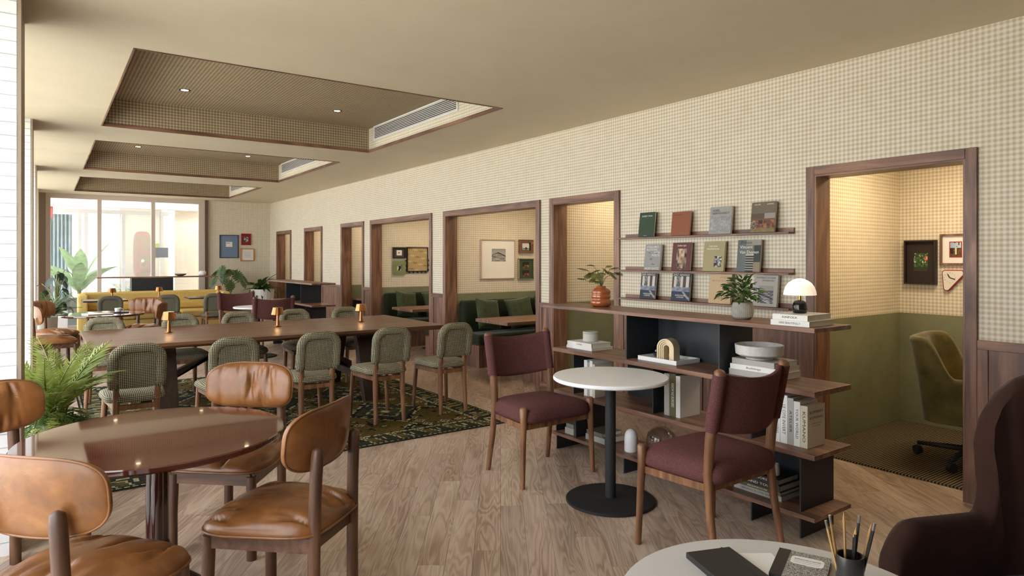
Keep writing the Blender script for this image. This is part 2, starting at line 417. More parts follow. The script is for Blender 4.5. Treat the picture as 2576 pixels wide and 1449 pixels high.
# ------------------------------------------------------------------ floor boards
def clip(poly, x0, x1, y0, y1):
    for ax, lim, sg in ((0, x0, 1), (0, x1, -1), (1, y0, 1), (1, y1, -1)):
        out = []
        for i in range(len(poly)):
            a, b = poly[i], poly[(i+1) % len(poly)]; da, db = sg*(a[ax]-lim), sg*(b[ax]-lim)
            if da >= 0: out.append(a)
            if da*db < 0:
                t_ = da/(da-db); out.append(tuple(p+(q-p)*t_ for p, q in zip(a, b)))
        poly = out
        if len(poly) < 3: return []
    return poly
FA = math.radians(34.5); FD = (math.sin(FA), math.cos(FA)); FR = (FD[1], -FD[0])
def project(x, y, z):
    dep = x*math.sin(CAM_YAW)+y*math.cos(CAM_YAW); lat = x*math.cos(CAM_YAW)-y*math.sin(CAM_YAW)
    if dep <= .05: return None
    return 1288+1649*lat/dep, 653-1649*(z-1.45)/dep, dep
floor = struct('floor', MB().box(-.6, 6.4, YB-.1, YF+.1, -.06, -.014), 'soil')
BW, BL = .132, 1.18
boards = []
for r in range(-110, 110):
    off = hsh(r, 3)*BL
    for q in range(-16, 24):
        a0 = q*BL+off; c0 = r*BW; g = .0006
        poly = [(a0+g, c0+g), (a0+BL-g, c0+g), (a0+BL-g, c0+BW-g), (a0+g, c0+BW-g)]
        pw = [(a*FD[0]+c*FR[0], a*FD[1]+c*FR[1], a-a0, c-c0) for a, c in poly]
        if max(p[0] for p in pw) < -.6 or min(p[0] for p in pw) > 6.4 or max(p[1] for p in pw) < YB or min(p[1] for p in pw) > YF+.05: continue
        pw = clip(pw, -.58, 6.36, YB, YF+.05)
        if not pw: continue
        cx_ = sum(p[0] for p in pw)/len(pw); cy_ = sum(p[1] for p in pw)/len(pw)
        s_ = project(cx_, cy_, 0)
        vis = s_ is not None and -150 < s_[0] < 2726 and s_[1] < 1500 and cx_ < 4.9
        boards.append((s_[2] if vis else 99+r*.01, pw, hsh(r, q, 5), (hsh(r, q)*40, hsh(q, r, 2)*40)))
boards.sort(key=lambda b: b[0])
def board_mesh(bs):
    vs = []; fs = []; uvs = []; cols = []
    for _, pw, tn, (ou, ov) in bs:
        n = len(pw); k = len(vs)
        vs += [(p[0], p[1], 0) for p in pw]+[(p[0], p[1], -.014) for p in pw]
        fl = [tuple(k+i for i in range(n))[::-1]]+[(k+i, k+(i+1) % n, k+n+(i+1) % n, k+n+i) for i in range(n)]
        fs += fl
        tone = .86+.22*tn; tc = (tone, tone*(.985+.02*hsh(tn, 1)), tone*(.97+.04*hsh(tn, 2)), 1)
        for f_ in fl:
            for i in f_:
                p = pw[(i-k) % n]; uvs += [p[2]+ou, p[3]+ov]; cols += tc
    me = bpy.data.meshes.new('plank'); me.from_pydata(vs, [], fs)
    ul = me.uv_layers.new(name='UVMap'); ul.data.foreach_set('uv', uvs)
    ca = me.color_attributes.new('col', 'FLOAT_COLOR', 'CORNER'); ca.data.foreach_set('color', cols)
    me.materials.append(M['floor']); me.update()
    return me
for b in boards[:298]: link('plank', board_mesh([b]), None, floor)
o = link('distant_planks', board_mesh(boards[298:]), None, floor); o['kind'] = 'stuff'

# ------------------------------------------------------------------ ceiling with three wallpapered coffers
CX0, CX1 = .47, 3.39
COFF = [(4.895, 7.92), (8.93, 11.9), (12.99, 15.73)]
CD = .30
mb = MB(); y = YB-.1
for a, b in COFF:
    mb.box(-.6, W+.15, y, a, CEIL, CEIL+.03)
    mb.box(-.6, CX0, a, b, CEIL, CEIL+.03); mb.box(CX1, W+.15, a, b, CEIL, CEIL+.03); y = b
mb.box(-.6, W+.15, y, YF+.1, CEIL, CEIL+.03)
ceiling = struct('ceiling', mb, 'plaster')
for k, (a, b) in enumerate(COFF):
    co = sroot('ceiling_coffer'); co.name = 'ceiling_coffer' if k == 0 else 'ceiling_coffer.%03d' % k
    zt = CEIL+CD
    obj('coffer_panel', MB().box(CX0-.03, CX1+.03, a-.03, b+.03, zt, zt+.03), 'coffer_paper', co)
    for nm, bb in (('coffer_side', (CX0-.03, CX0, a-.03, b+.03)), ('coffer_side', (CX1, CX1+.03, a-.03, b+.03)), ('coffer_side', (CX0, CX1, a-.03, a)), ('coffer_side', (CX0, CX1, b, b+.03))):
        obj(nm, MB().box(bb[0], bb[1], bb[2], bb[3], CEIL+.03, zt), 'coffer_paper' if bb[0] != CX1 else 'wallpaper', co)
    for bb, ax in (((CX0, CX0+.012, a, b), 'y'), ((CX1-.012, CX1, a, b), 'y'), ((CX0+.012, CX1-.012, a, a+.012), 'x'), ((CX0+.012, CX1-.012, b-.012, b), 'x')):
        obj('edge_trim', MB().box(bb[0], bb[1], bb[2], bb[3], CEIL-.006, CEIL+.03), 'walnut_'+ax, co)
    # slotted air vent on the right side
    v0, v1 = a+.80*(b-a)/3.02, b-.2
    vr = thing('air_vent', ['long slotted air vent in the nearest ceiling coffer', 'slotted air vent in the middle ceiling coffer', 'slotted air vent in the farthest ceiling coffer'][k], 'vent', (CX1, (v0+v1)/2, CEIL+.21), 0, 'ceiling air vents')
    L = v1-v0
    obj('backing', MB().box(-.004, -.001, -L/2, L/2, -.075, .075), 'ink', vr)
    f_ = MB(); f_.box(-.016, -.001, -L/2-.02, L/2+.02, .075, .09); f_.box(-.016, -.001, -L/2-.02, L/2+.02, -.09, -.075); f_.box(-.016, -.001, -L/2-.02, -L/2, -.075, .075); f_.box(-.016, -.001, L/2, L/2+.02, -.075, .075)
    obj('frame', f_, 'white', vr)
    sl = MB().obox((-.010, 0, 0), (.008, L, .0062), Matrix.Rotation(.0, 3, 'Y')).mesh('slat')
    for i in range(8): link('slat', sl, 'white', vr, loc=(0, 0, -.066+i*.0189))
    for i, (dx, dy) in enumerate(((1.128, b-.77), (2.682, b-.77))):
        d = thing('downlight', ['recessed downlight on the window side of the ', 'recessed downlight on the booth side of the '][i]+['nearest', 'middle', 'farthest'][k]+' ceiling coffer', 'light', (dx, dy, zt), 0, 'coffer downlights')
        obj('trim_ring', MB().lathe([(.05, -.004), (.052, 0), (.036, 0), (.036, -.004), (.05, -.004)], n=24, cap=False), 'ink', d)
        obj('lens', MB().lathe([(.034, -.003), (.034, -.001)], n=20), 'glow', d)
        l = bpy.data.lights.new('downlight_beam', 'SPOT'); l.energy = 14; l.color = (1, .8, .55); l.spot_size = 1.3; l.spot_blend = .8; l.shadow_soft_size = .03
        lo = bpy.data.objects.new('downlight_beam', l); COL.objects.link(lo); lo.location = (0, 0, -.012); lo.parent = d

# ------------------------------------------------------------------ window side: brick piers and tall windows
bm_c = {}
for k, (a, b) in enumerate(PIERS):
    pr = sroot('wall_window_pier'); 
    obj('core', MB().box(-.6, XP-.014, a+.004, b, 0, CEIL), 'mortar', pr)
    obj('end_board', MB().box(XP-.016, XP, a-.0, b, 0, CEIL), 'taupe', pr)
    ch = .0665; bw = .215
    if 0 < k < 4:
        rows = int(CEIL/ch)
        for r in range(rows+1):
            z0 = r*ch; z1 = min(z0+ch-.006, CEIL-.001)
            if z1-z0 < .01: continue
            xs = XP-.018
            first = bw if r % 2 == 0 else bw/2
            edges = [xs]; x = xs-first
            while x > -.60: edges.append(x); x -= bw
            edges.append(-.60)
            for e0, e1 in zip(edges[:-1], edges[1:]):
                if e0-e1 < .03: continue
                key = (round(e0-e1, 3), round(z1-z0, 3))
                if key not in bm_c:
                    bm_c[key] = MB().box(-(e0-e1)+.005, 0, -.002, .008, 0, z1-z0).mesh('brick')
                o = link('brick', bm_c[key], 'brick', pr, loc=(e0, a-.001+.003*hsh(r, e0), z0))
for k, (a, b) in enumerate(BAYS):
    wn = sroot('window_%d' % (k+1))
    m = MB(); m.box(WX-.03, WX+.03, a, b, CEIL-.09, CEIL); m.box(WX-.03, WX+.03, a, b, 0, .08)
    for yy in (a+.03, b-.03): m.box(WX-.03, WX+.03, yy-.03, yy+.03, .08, CEIL-.09)
    obj('window_frame', m, 'taupe', wn)
    n = 3
    for i in range(1, n): obj('mullion', MB().box(WX-.025, WX+.025, a+(b-a)*i/n-.02, a+(b-a)*i/n+.02, .08, CEIL-.09), 'taupe', wn)
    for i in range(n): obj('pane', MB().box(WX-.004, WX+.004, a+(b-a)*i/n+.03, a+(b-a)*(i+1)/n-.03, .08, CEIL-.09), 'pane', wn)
struct('wall_left_blocker', MB().box(-.6, -.48, YB, .17, 0, CEIL), 'plaster')  # unseen wall closing the rear bay, added to darken the right foreground
struct('ground_outside', MB().box(-40, -.62, -30, 50, -.2, -.06), solid('pale_paving', 170, 168, 160, .9))

# ------------------------------------------------------------------ far wall: glazing on the left, papered wall on the right
wf = struct('wall_far', MB().box(3.1, 6.5, YF, YF+.12, 0, CEIL), 'wallpaper')
struct('wall_near', MB().box(-.7, 6.5, YB-.12, YB, 0, CEIL), 'plaster')
gw = sroot('window_6')
fr = MB(); fr.box(.02, 3.03, YF-.02, YF+.08, 2.73, CEIL); fr.box(.02, 3.03, YF-.02, YF+.08, 0, .06)
obj('window_frame', fr, 'frame_light', gw)
for x0, x1 in ((.02, .1), (.92, .995), (1.935, 2.01), (2.9, 3.03)):
    obj('mullion', MB().box(x0, x1, YF-.03, YF+.09, .06, 2.73), 'frame_light', gw)
for x0, x1 in ((.1, .92), (.995, 1.935), (2.01, 2.9)):
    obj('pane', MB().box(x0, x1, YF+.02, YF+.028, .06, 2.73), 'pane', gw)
struct('trim_far_post', MB().box(3.03, 3.09, YF-.06, YF+.1, 0, CEIL), 'brown_post')
struct('trim_far_edge', MB().box(3.09, 3.12, YF-.03, YF+.1, 0, CEIL), 'frame_light')
struct('trim_far_corner', MB().box(-.6, .02, YF-.02, YF+.1, 0, CEIL), 'taupe')
struct('baseboard_far', MB().box(3.12, W, YF-.015, YF, 0, .1), 'walnut_x')

# ------------------------------------------------------------------ booth wall: openings with walnut casings
HEAD = 2.115; CAS = .062; RAIL = .975; TH = .15
DOORS = [(14.81, 15.93), (12.80, 13.89), (10.71, 11.78), (8.26, 10.43), (5.755, 7.93), (4.516, 5.585), (1.556, 2.624)]
DOORS = sorted(DOORS)
INNER = [(a+CAS, b-CAS) for a, b in DOORS]
segs = []; y = YB
for a, b in INNER: segs.append((y, a)); y = b
segs.append((y, YF))
m = MB()
for a, b in segs: m.box(W, W+TH, a, b, RAIL-.02, HEAD-CAS)
m.box(W, W+TH, YB, YF, HEAD-CAS, CEIL+.05)
wall_right = struct('wall_right', m, 'wallpaper')
m = MB()
for a, b in segs: m.box(W, W+TH, a, b, 0, RAIL-.02)
struct('wall_right_base', m, 'walnut_z')
def opening(n, a, b):
    d = sroot('door_%d' % n)
    x0 = W-.022
    obj('side_casing', MB().box(x0, W, a, a+CAS, 0, HEAD), 'walnut_z', d, bevel=.003)
    obj('side_casing', MB().box(x0, W, b-CAS, b, 0, HEAD), 'walnut_z', d, bevel=.003)
    obj('head_casing', MB().box(x0, W, a+CAS, b-CAS, HEAD-CAS, HEAD), 'walnut_y', d, bevel=.003)
    j = .012
    obj('jamb', MB().box(W-.018, W+TH+.02, a+CAS, a+CAS+j, 0, HEAD-CAS), 'walnut_z', d)
    obj('jamb', MB().box(W-.018, W+TH+.02, b-CAS-j, b-CAS, 0, HEAD-CAS), 'walnut_z', d)
    obj('head_jamb', MB().box(W-.018, W+TH+.02, a+CAS+j, b-CAS-j, HEAD-CAS-j, HEAD-CAS), 'walnut_y', d)
for i, (a, b) in enumerate(DOORS): opening(i+1, a, b)
# wainscot panels between the casings
y = YB; n = 0
for a, b in DOORS+[(YF, YF)]:
    if a-y > .05:
        n += 1
        t_ = sroot('trim_%d' % n)
        y0, y1 = y, a
        obj('top_rail', MB().box(W-.02, W, y0, y1, RAIL-.055, RAIL), 'walnut_y', t_, bevel=.003)
        obj('bottom_rail', MB().box(W-.02, W, y0, y1, 0, .1), 'walnut_y', t_, bevel=.002)
        L = y1-y0; np_ = max(1, round(L/1.0))
        sw = .055 if L > .3 else .035
        for i in range(np_+1):
            c_ = y0+L*i/np_; s0 = max(y0, c_-sw/2 if 0 < i < np_ else (c_ if i == 0 else c_-sw)); s1 = s0+sw
            obj('stile', MB().box(W-.02, W, s0, min(s1, y1), .1, RAIL-.055), 'walnut_z', t_, bevel=.002)
        for i in range(np_):
            p0, p1 = y0+L*i/np_+sw*.5, y0+L*(i+1)/np_-sw*.5
            obj('panel', MB().box(W-.010, W, p0, p1, .1, RAIL-.055), 'walnut_z', t_)
    y = b
# booths behind the openings
XB = 6.27; ZC = 2.42
BOOTHS = [(14.85, 15.88), (12.85, 13.84), (10.76, 11.73), (8.31, 10.38), (5.80, 7.88), (4.56, 5.58), (1.30, 2.78)]
for i, (a, b) in enumerate(sorted(BOOTHS)):
    nm = ['study', 'reading', 'dining', 'lounge', 'call', 'quiet', 'corner'][i]
    for part, bb in (('back', (XB, XB+.06, a-.06, b+.06)), ('far', (W+TH, XB, b, b+.05)), ('near', (W+TH, XB, a-.05, a))):
        g = .003
        struct('wall_%s_booth_%s' % (nm, part), MB().box(bb[0], bb[1], bb[2], bb[3], RAIL, ZC), 'wallpaper')
        struct('wall_%s_booth_%s_base' % (nm, part), MB().box(bb[0], bb[1], bb[2], bb[3], 0, RAIL), 'green_plaster')
    struct('ceiling_%s_booth' % nm, MB().box(W+TH, XB+.06, a-.05, b+.05, ZC, ZC+.04), 'plaster')
    area('booth_ceiling_light', (5.35, (a+b)/2, ZC-.03), (0, 0, 0), .5, min(.5, (b-a)*.5), [20, 9, 15, 14, 9, 10, 8][i], (1, .78, .5))
    m = MB().box(-.26, .26, -.26, .26, -.028, 0)
cp = obj('booth_carpet', MB().box(4.69, XB-.01, 1.31, 2.77, .001, .012), 'carpet')
tag(cp, 'ribbed black and tan carpet on the floor of the study booth', 'carpet')

# ------------------------------------------------------------------ rug under the long table
RX0, RX1, RY0, RY1 = .27, 3.43, 4.77, 8.75
def rug_color(x, y):
    gold, dk, olive, cream, blk, rust = (92, 78, 38), (46, 50, 38), (70, 66, 38), (166, 158, 124), (28, 26, 21), (84, 56, 38)
    w, h = RX1-RX0, RY1-RY0
    d = min(x, y, w-x, h-y)
    if d < .014: return blk
    if d < .026: return cream if int((x+y)/.024) % 2 else dk
    if d < .04: return blk
    if d < .245:
        horiz = min(y, h-y) <= min(x, w-x)
        s = x if horiz else y; t = d-.04
        p = s % .25; r = t/.205
        q = p-.10*(1-r)          # stepped, slanting motif
        st = round(r*5)/5
        lo = .03+.10*(1-st)*.6; hi = lo+.11-(.05 if st > .6 else 0)
        if abs(r-.03) < .04 or abs(r-.97) < .035: return cream if int(s/.018) % 3 else dk
        if lo < p < hi:
            if p-lo < .013 or hi-p < .013: return cream
            return gold if .3 < r < .92 else olive
        if abs(p-.22) < .012 and .3 < r < .7: return cream
        return dk if vnoise(s*9, t*30, 3) > .3 else (40, 42, 30)
    if d < .262: return cream if int((x+y)/.02) % 4 else blk
    # field: gold ground with green medallions, stepped outlines and scattered motifs
    fx, fy = x-w/2, y-h/2
    m = abs(((fx/.78+.5) % 1)-.5)+abs(((fy/1.0+.5) % 1)-.5)
    m = round(m*26)/26
    base = mixc(gold, (76, 64, 30), vnoise(x*14, y*6, 1)) if m > .45 else mixc(dk, (66, 66, 46), vnoise(x*10, y*9, 2))
    if .425 < m < .465: return cream if hsh(int(x/.03), int(y/.03), 4) > .35 else blk
    if .39 < m < .425: return blk
    if .2 < m < .235: return cream if hsh(int(x/.04), int(y/.02), 4) > .4 else rust
    if m < .09: return gold if m > .04 else cream
    gx, gy = (x % .17)/.17-.5, (y % .14)/.14-.5; k = hsh(int(x/.17), int(y/.14), 9)
    if k > .45:
        a_ = abs(gx)+abs(gy)
        if .26 < a_ < .36: return cream if k > .72 else blk
        if a_ < .1: return cream
        if a_ < .26 and k > .8: return rust
    if vnoise(x*34, y*11, 6) > .82: return blk
    return base
CELL = .0155
nx, ny = int((RX1-RX0)/CELL), int((RY1-RY0)/CELL)
rug = thing('area_rug', 'green and gold kilim rug under the long walnut table', 'rug', ((RX0+RX1)/2, (RY0+RY1)/2, 0))
obj('backing', MB().box(-(RX1-RX0)/2, (RX1-RX0)/2, -(RY1-RY0)/2, (RY1-RY0)/2, .0005, .008), solid('rug_edge', 50, 48, 34, .95), rug)
rw, rh = RX1-RX0, RY1-RY0
def rug_fn(u, v):
    c = rug_color(u*rw, v*rh); k = .88+.24*hsh(u*911, v*577, 3)
    return tuple(q*k for q in c)
picture('woven_field', rw, rh, nx, ny, rug_fn, rug, Matrix.Translation((0, 0, .0095)), 'rug')

# ------------------------------------------------------------------ long walnut table
TX0, TX1, TY0, TY1, TZ = .285, 3.51, 6.15, 7.69, .75
lt = thing('long_table', 'long walnut communal table with slanted slab legs standing on the rug', 'table', ((TX0+TX1)/2, (TY0+TY1)/2, .0))
hw, hd = (TX1-TX0)/2, (TY1-TY0)/2
v = []
for z, ins in ((TZ-.052, .05), (TZ-.028, 0), (TZ, 0)):
    v += [(-hw+ins, -hd+ins, z), (hw-ins, -hd+ins, z), (hw-ins, hd-ins, z), (-hw+ins, hd-ins, z)]
tm = MB().add(v, [(3, 2, 1, 0), (8, 9, 10, 11)]+[(j*4+i, j*4+(i+1) % 4, j*4+4+(i+1) % 4, j*4+4+i) for j in (0, 1) for i in range(4)])
obj('table_top', tm, 'table_top', lt, bevel=.004)
for sx in (-1.03, .848):
    for sy in (-1, 1):
        obj('leg', MB().slab((sx, sy*.58, .011), (sx, sy*.34, TZ-.052), .18, .085), 'table_dark', lt, bevel=.004)
    obj('trestle_beam', MB().box(sx-.08, sx+.08, -.44, .44, TZ-.11, TZ-.053), 'table_dark', lt)
    obj('foot_beam', MB().box(sx-.05, sx+.05, -.47, .47, .20, .27), 'table_dark', lt)
for s, sx in ((-1, -1.03), (1, .848)):
    obj('brace', MB().add([(sx, -.04, .34), (sx, .04, .34), (sx, .04, .25), (sx, -.04, .25), (s*.2, -.04, TZ-.053), (s*.2, .04, TZ-.053), (s*.32, .04, TZ-.053), (s*.32, -.04, TZ-.053)],
        [(0, 1, 2, 3), (4, 7, 6, 5), (0, 4, 5, 1), (2, 6, 7, 3), (1, 5, 6, 2), (0, 3, 7, 4)]), 'table_dark', lt)

# ------------------------------------------------------------------ bronze table lamps
def make_lamp(label, loc, group):
    t = thing('table_lamp', label, 'lamp', loc, 0, group)
    obj('base', MB().lathe([(.034, 0), (.036, .003), (.034, .007), (.02, .009)], n=28), 'bronze', t, smooth=True, auto=40)
    obj('stem', MB().lathe([(.021, .008), (.018, .03), (.0115, .12), (.010, .128)], n=24), 'bronze', t, smooth=True, auto=40)
    n = 12; pr = [(.066, .124), (.062, .128), (.047, .198), (.0, .2)]
    ls_ = obj('lamp_shade', MB().lathe([(.064, .124), (.066, .125), (.049, .199), (.002, .2), (.002, .196), (.046, .195), (.064, .124)], n=14, cap=False), 'bronze', t, smooth=True, auto=20)
    obj('bulb', MB().lathe([(.001, .137), (.014, .142), (.016, .152), (.012, .165), (.001, .17)], n=16), 'glow', ls_, smooth=True)
    l = bpy.data.lights.new('lamp_light', 'POINT'); l.energy = .7; l.color = (1, .66, .32); l.shadow_soft_size = .012
    lo = bpy.data.objects.new('lamp_light', l); COL.objects.link(lo); lo.parent = t; lo.location = (0, 0, .131)
    return t
lamp0 = make_lamp('small bronze table lamp at the window end of the long table', (.972, 7.04, TZ), 'bronze table lamps')
dup(lamp0, (1.99, 7.02, TZ), 0, 'small bronze table lamp in the middle of the long table')
dup(lamp0, (2.905, 7.01, TZ), 0, 'small bronze table lamp at the booth end of the long table')

# ------------------------------------------------------------------ upholstered dining chairs (facing local +Y)
def make_dining(name, label, fab, group):
    t = thing(name, label, 'chair', (0, 0, 0), 0, group)
    for s in (-1, 1):
        obj('leg', MB().cyl((s*.185, .235, 0), (s*.165, .215, .41), .017, .021), 'chair_wood', t, smooth=True, auto=40)
        obj('leg', MB().tube([(s*.135, -.225, 0), (s*.130, -.205, .25), (s*.128, -.20, .42), (s*.13, -.215, .55), (s*.13, -.235, .68)], lambda k: .018+.006*math.sin(k*PI), 12), 'chair_wood', t, smooth=True, auto=50)
    rl = MB(); rl.box(-.155, .155, .195, .225, .375, .415); rl.box(-.12, .12, -.215, -.19, .375, .41)
    for s in (-1, 1): rl.add([(s*.15, .2, .375), (s*.175, .2, .375), (s*.14, -.2, .375), (s*.115, -.2, .375), (s*.15, .2, .415), (s*.175, .2, .415), (s*.14, -.2, .415), (s*.115, -.2, .415)], [(0, 1, 2, 3), (4, 7, 6, 5), (0, 4, 5, 1), (1, 5, 6, 2), (2, 6, 7, 3), (3, 7, 4, 0)])
    obj('seat_frame', rl, 'chair_wood', t)
    def sf(q, r, sg):
        x, y, z = q; k = 1-.14*(1-(y+.24)/.48)
        return (x*k, y+.01, z+.445-.012*(1 if y > 0 else 0)*(y/.24)**2)
    obj('seat', MB().cushion(.222, .245, .028, .05, .42, 3.2, 64, 8, sf), fab, t, smooth=True)
    # back pad: inset slab with a thick padded roll round its sides and top
    bk = lambda x, z: -.235-.05*((z-.52)/.33)+.35*x*x*.6
    def pf(q, r, sg):
        x, y, z = q; z = z+.675
        return (x, y+bk(x, z), z)
    bk_o = obj('backrest', MB().cushion(.140, .146, .012, .012, .3, 3.5, 64, 8, pf, 'y'), fab, t, smooth=True)
    hwid, zt, zb, R = .148, .815, .535, .085
    path = [(-hwid, zb)]+[(-hwid, zb+(zt-R-zb)*i/5) for i in range(1, 6)]
    path += [(-hwid+R-R*math.cos(a), zt-R+R*math.sin(a)) for a in [PI/2*i/7 for i in range(1, 8)]]
    path += [(-hwid+R+(2*hwid-2*R)*i/4, zt) for i in range(1, 4)]
    path += [(hwid-R+R*math.sin(a), zt-R+R*math.cos(a)) for a in [PI/2*i/7 for i in range(0, 8)]]
    path += [(hwid, zt-R-(zt-R-zb)*i/5) for i in range(1, 6)]
    obj('backrest_roll', MB().tube([(x, bk(x, z), z) for x, z in path], lambda k: .036*(1 if .02 < k < .98 else .8), 14), fab, bk_o, smooth=True)
    return t
ORD = ['leftmost', 'second from left', 'middle', 'second from right', 'rightmost']
NX = [.535, 1.18, 1.835, 2.483, 3.13]
FX = [.50, 1.20, 1.795, 2.43, 3.06]
dc = None
for i, x in enumerate(NX):
    lb = 'houndstooth dining chair on the near side of the long table, %s of five' % ORD[i]
    if dc is None:
        dc = make_dining('dining_chair', lb, 'houndstooth', 'houndstooth chairs round the long table'); dc.location = (x, 5.56, .012)
    else: dup(dc, (x, 5.56, .012), 0, lb)
for i, x in enumerate(FX):
    dup(dc, (x, 7.60, .012), PI, 'houndstooth dining chair on the far side of the long table, %s of five' % ORD[i])

# ------------------------------------------------------------------ maroon lounge chairs and round white tables (facing local +Y)
def make_maroon(label, group):
    t = thing('side_chair', label, 'chair', (0, 0, 0), 0, group)
    for s in (-1, 1):
        obj('leg', MB().tube([(s*.298, .215, 0), (s*.288, .207, .3), (s*.282, .203, .42), (s*.282, .203, .5), (s*.282, .203, .512)], lambda k: .0155+.0115*min(1, k*1.25)-(.012 if k > .99 else 0), 14), 'chair_wood', t, smooth=True, auto=50)
        obj('leg', MB().tube([(s*.262, -.235, 0), (s*.252, -.195, .25), (s*.245, -.175, .45), (s*.245, -.19, .62), (s*.25, -.225, .80), (s*.254, -.25, .935), (s*.254, -.253, .945)], lambda k: .016+.011*math.sin(min(1, k*1.3)*PI/2)-(.004*max(0, k-.6)) - (.01 if k > .99 else 0), 14), 'chair_wood', t, smooth=True, auto=50)
    rl = MB(); rl.box(-.27, .27, .185, .21, .365, .40); rl.box(-.235, .235, -.185, -.165, .365, .40)
    for s in (-1, 1): rl.add([(s*.285, .2, .365), (s*.265, .2, .365), (s*.225, -.18, .365), (s*.25, -.18, .365), (s*.285, .2, .4), (s*.265, .2, .4), (s*.225, -.18, .4), (s*.25, -.18, .4)], [(0, 1, 2, 3), (4, 7, 6, 5), (0, 4, 5, 1), (1, 5, 6, 2), (2, 6, 7, 3), (3, 7, 4, 0)])
    obj('seat_frame', rl, 'chair_wood', t)
    def sf(q, r, sg):
        x, y, z = q; k = .88+.12*(y+.24)/.48
        return (x*k, y+.005, z+.425+.008*math.cos(x*5))
    obj('seat', MB().cushion(.292, .245, .04, .085, .3, 3.6, 80, 9, sf), 'maroon', t, smooth=True)
    # sling back: curved sheet stretched between the posts and wrapped round them
    def yb(x, z): return (-.19-.06*(z-.62)/.32)+.012-.075*(1-(x/.25)**2)
    th = .012; nu, nv = 24, 10
    def zz(u, vv): x = (u-.5)*2; lo = .655-.03*(1-x*x); hi = .928-.032*(1-x*x); return lo+(hi-lo)*vv
    mb = MB()
    for sgn in (1, -1):
        g = lambda u, vv, sgn=sgn: ((u-.5)*.5, yb((u-.5)*.5, zz(u, vv))+sgn*th, zz(u, vv))
        k0 = len(mb.v); mb.grid(g, nu, nv)
        if sgn > 0: mb.f = [f[::-1] for f in mb.f]
    N = (nu+1)*(nv+1)
    for i in range(nu):
        mb.f.append((i, i+1, N+i+1, N+i)); j = nv*(nu+1)+i; mb.f.append((j+1, j, N+j, N+j+1))
    obj('backrest', mb, 'maroon', t, smooth=True)
    for s in (-1, 1):
        obj('backrest_sleeve', MB().tube([(s*.249, -.196, .655), (s*.25, -.225, .80), (s*.253, -.247, .922)], .0315, 14), 'maroon', t, smooth=True, auto=50)
    return t
mar = make_maroon('maroon tweed chair facing the camera beyond the round white pedestal table', 'maroon tweed chairs'); mar.location = (2.755, 3.545, 0); mar.rotation_euler = (0, 0, PI)
dup(mar, (2.765, 2.135, 0), 0, 'maroon tweed chair seen from behind in front of the walnut bookshelf')
dup(mar, (2.50, 10.88, 0), PI, 'maroon tweed chair by the far white table, nearer to the mustard sofa')
dup(mar, (2.575, 9.50, 0), 0, 'maroon tweed chair with its back to the long table, by the far bookshelf')
def make_pedestal(label, loc, group):
    t = thing('pedestal_table', label, 'table', loc, 0, group)
    obj('table_top', MB().lathe([(.29, .725), (.338, .727), (.345, .733), (.345, .743), (.34, .75), (.29, .7502)], n=64), 'white_top', t, smooth=True, auto=30)
    obj('column', MB().cyl((0, 0, .012), (0, 0, .726), .032, .032, 28), 'black_powder', t, smooth=True, auto=40)
    obj('base_plate', MB().lathe([(.262, 0), (.268, .003), (.268, .012), (.262, .016), (.05, .018), (.034, .022)], n=64), 'black_powder', t, smooth=True, auto=30)
    return t
ped = make_pedestal('round white pedestal table with black base between the two maroon chairs by the bookshelf', (2.775, 2.87, 0), 'round white pedestal tables')
dup(ped, (2.60, 10.2, 0), 0, 'round white pedestal table between the two far maroon chairs')

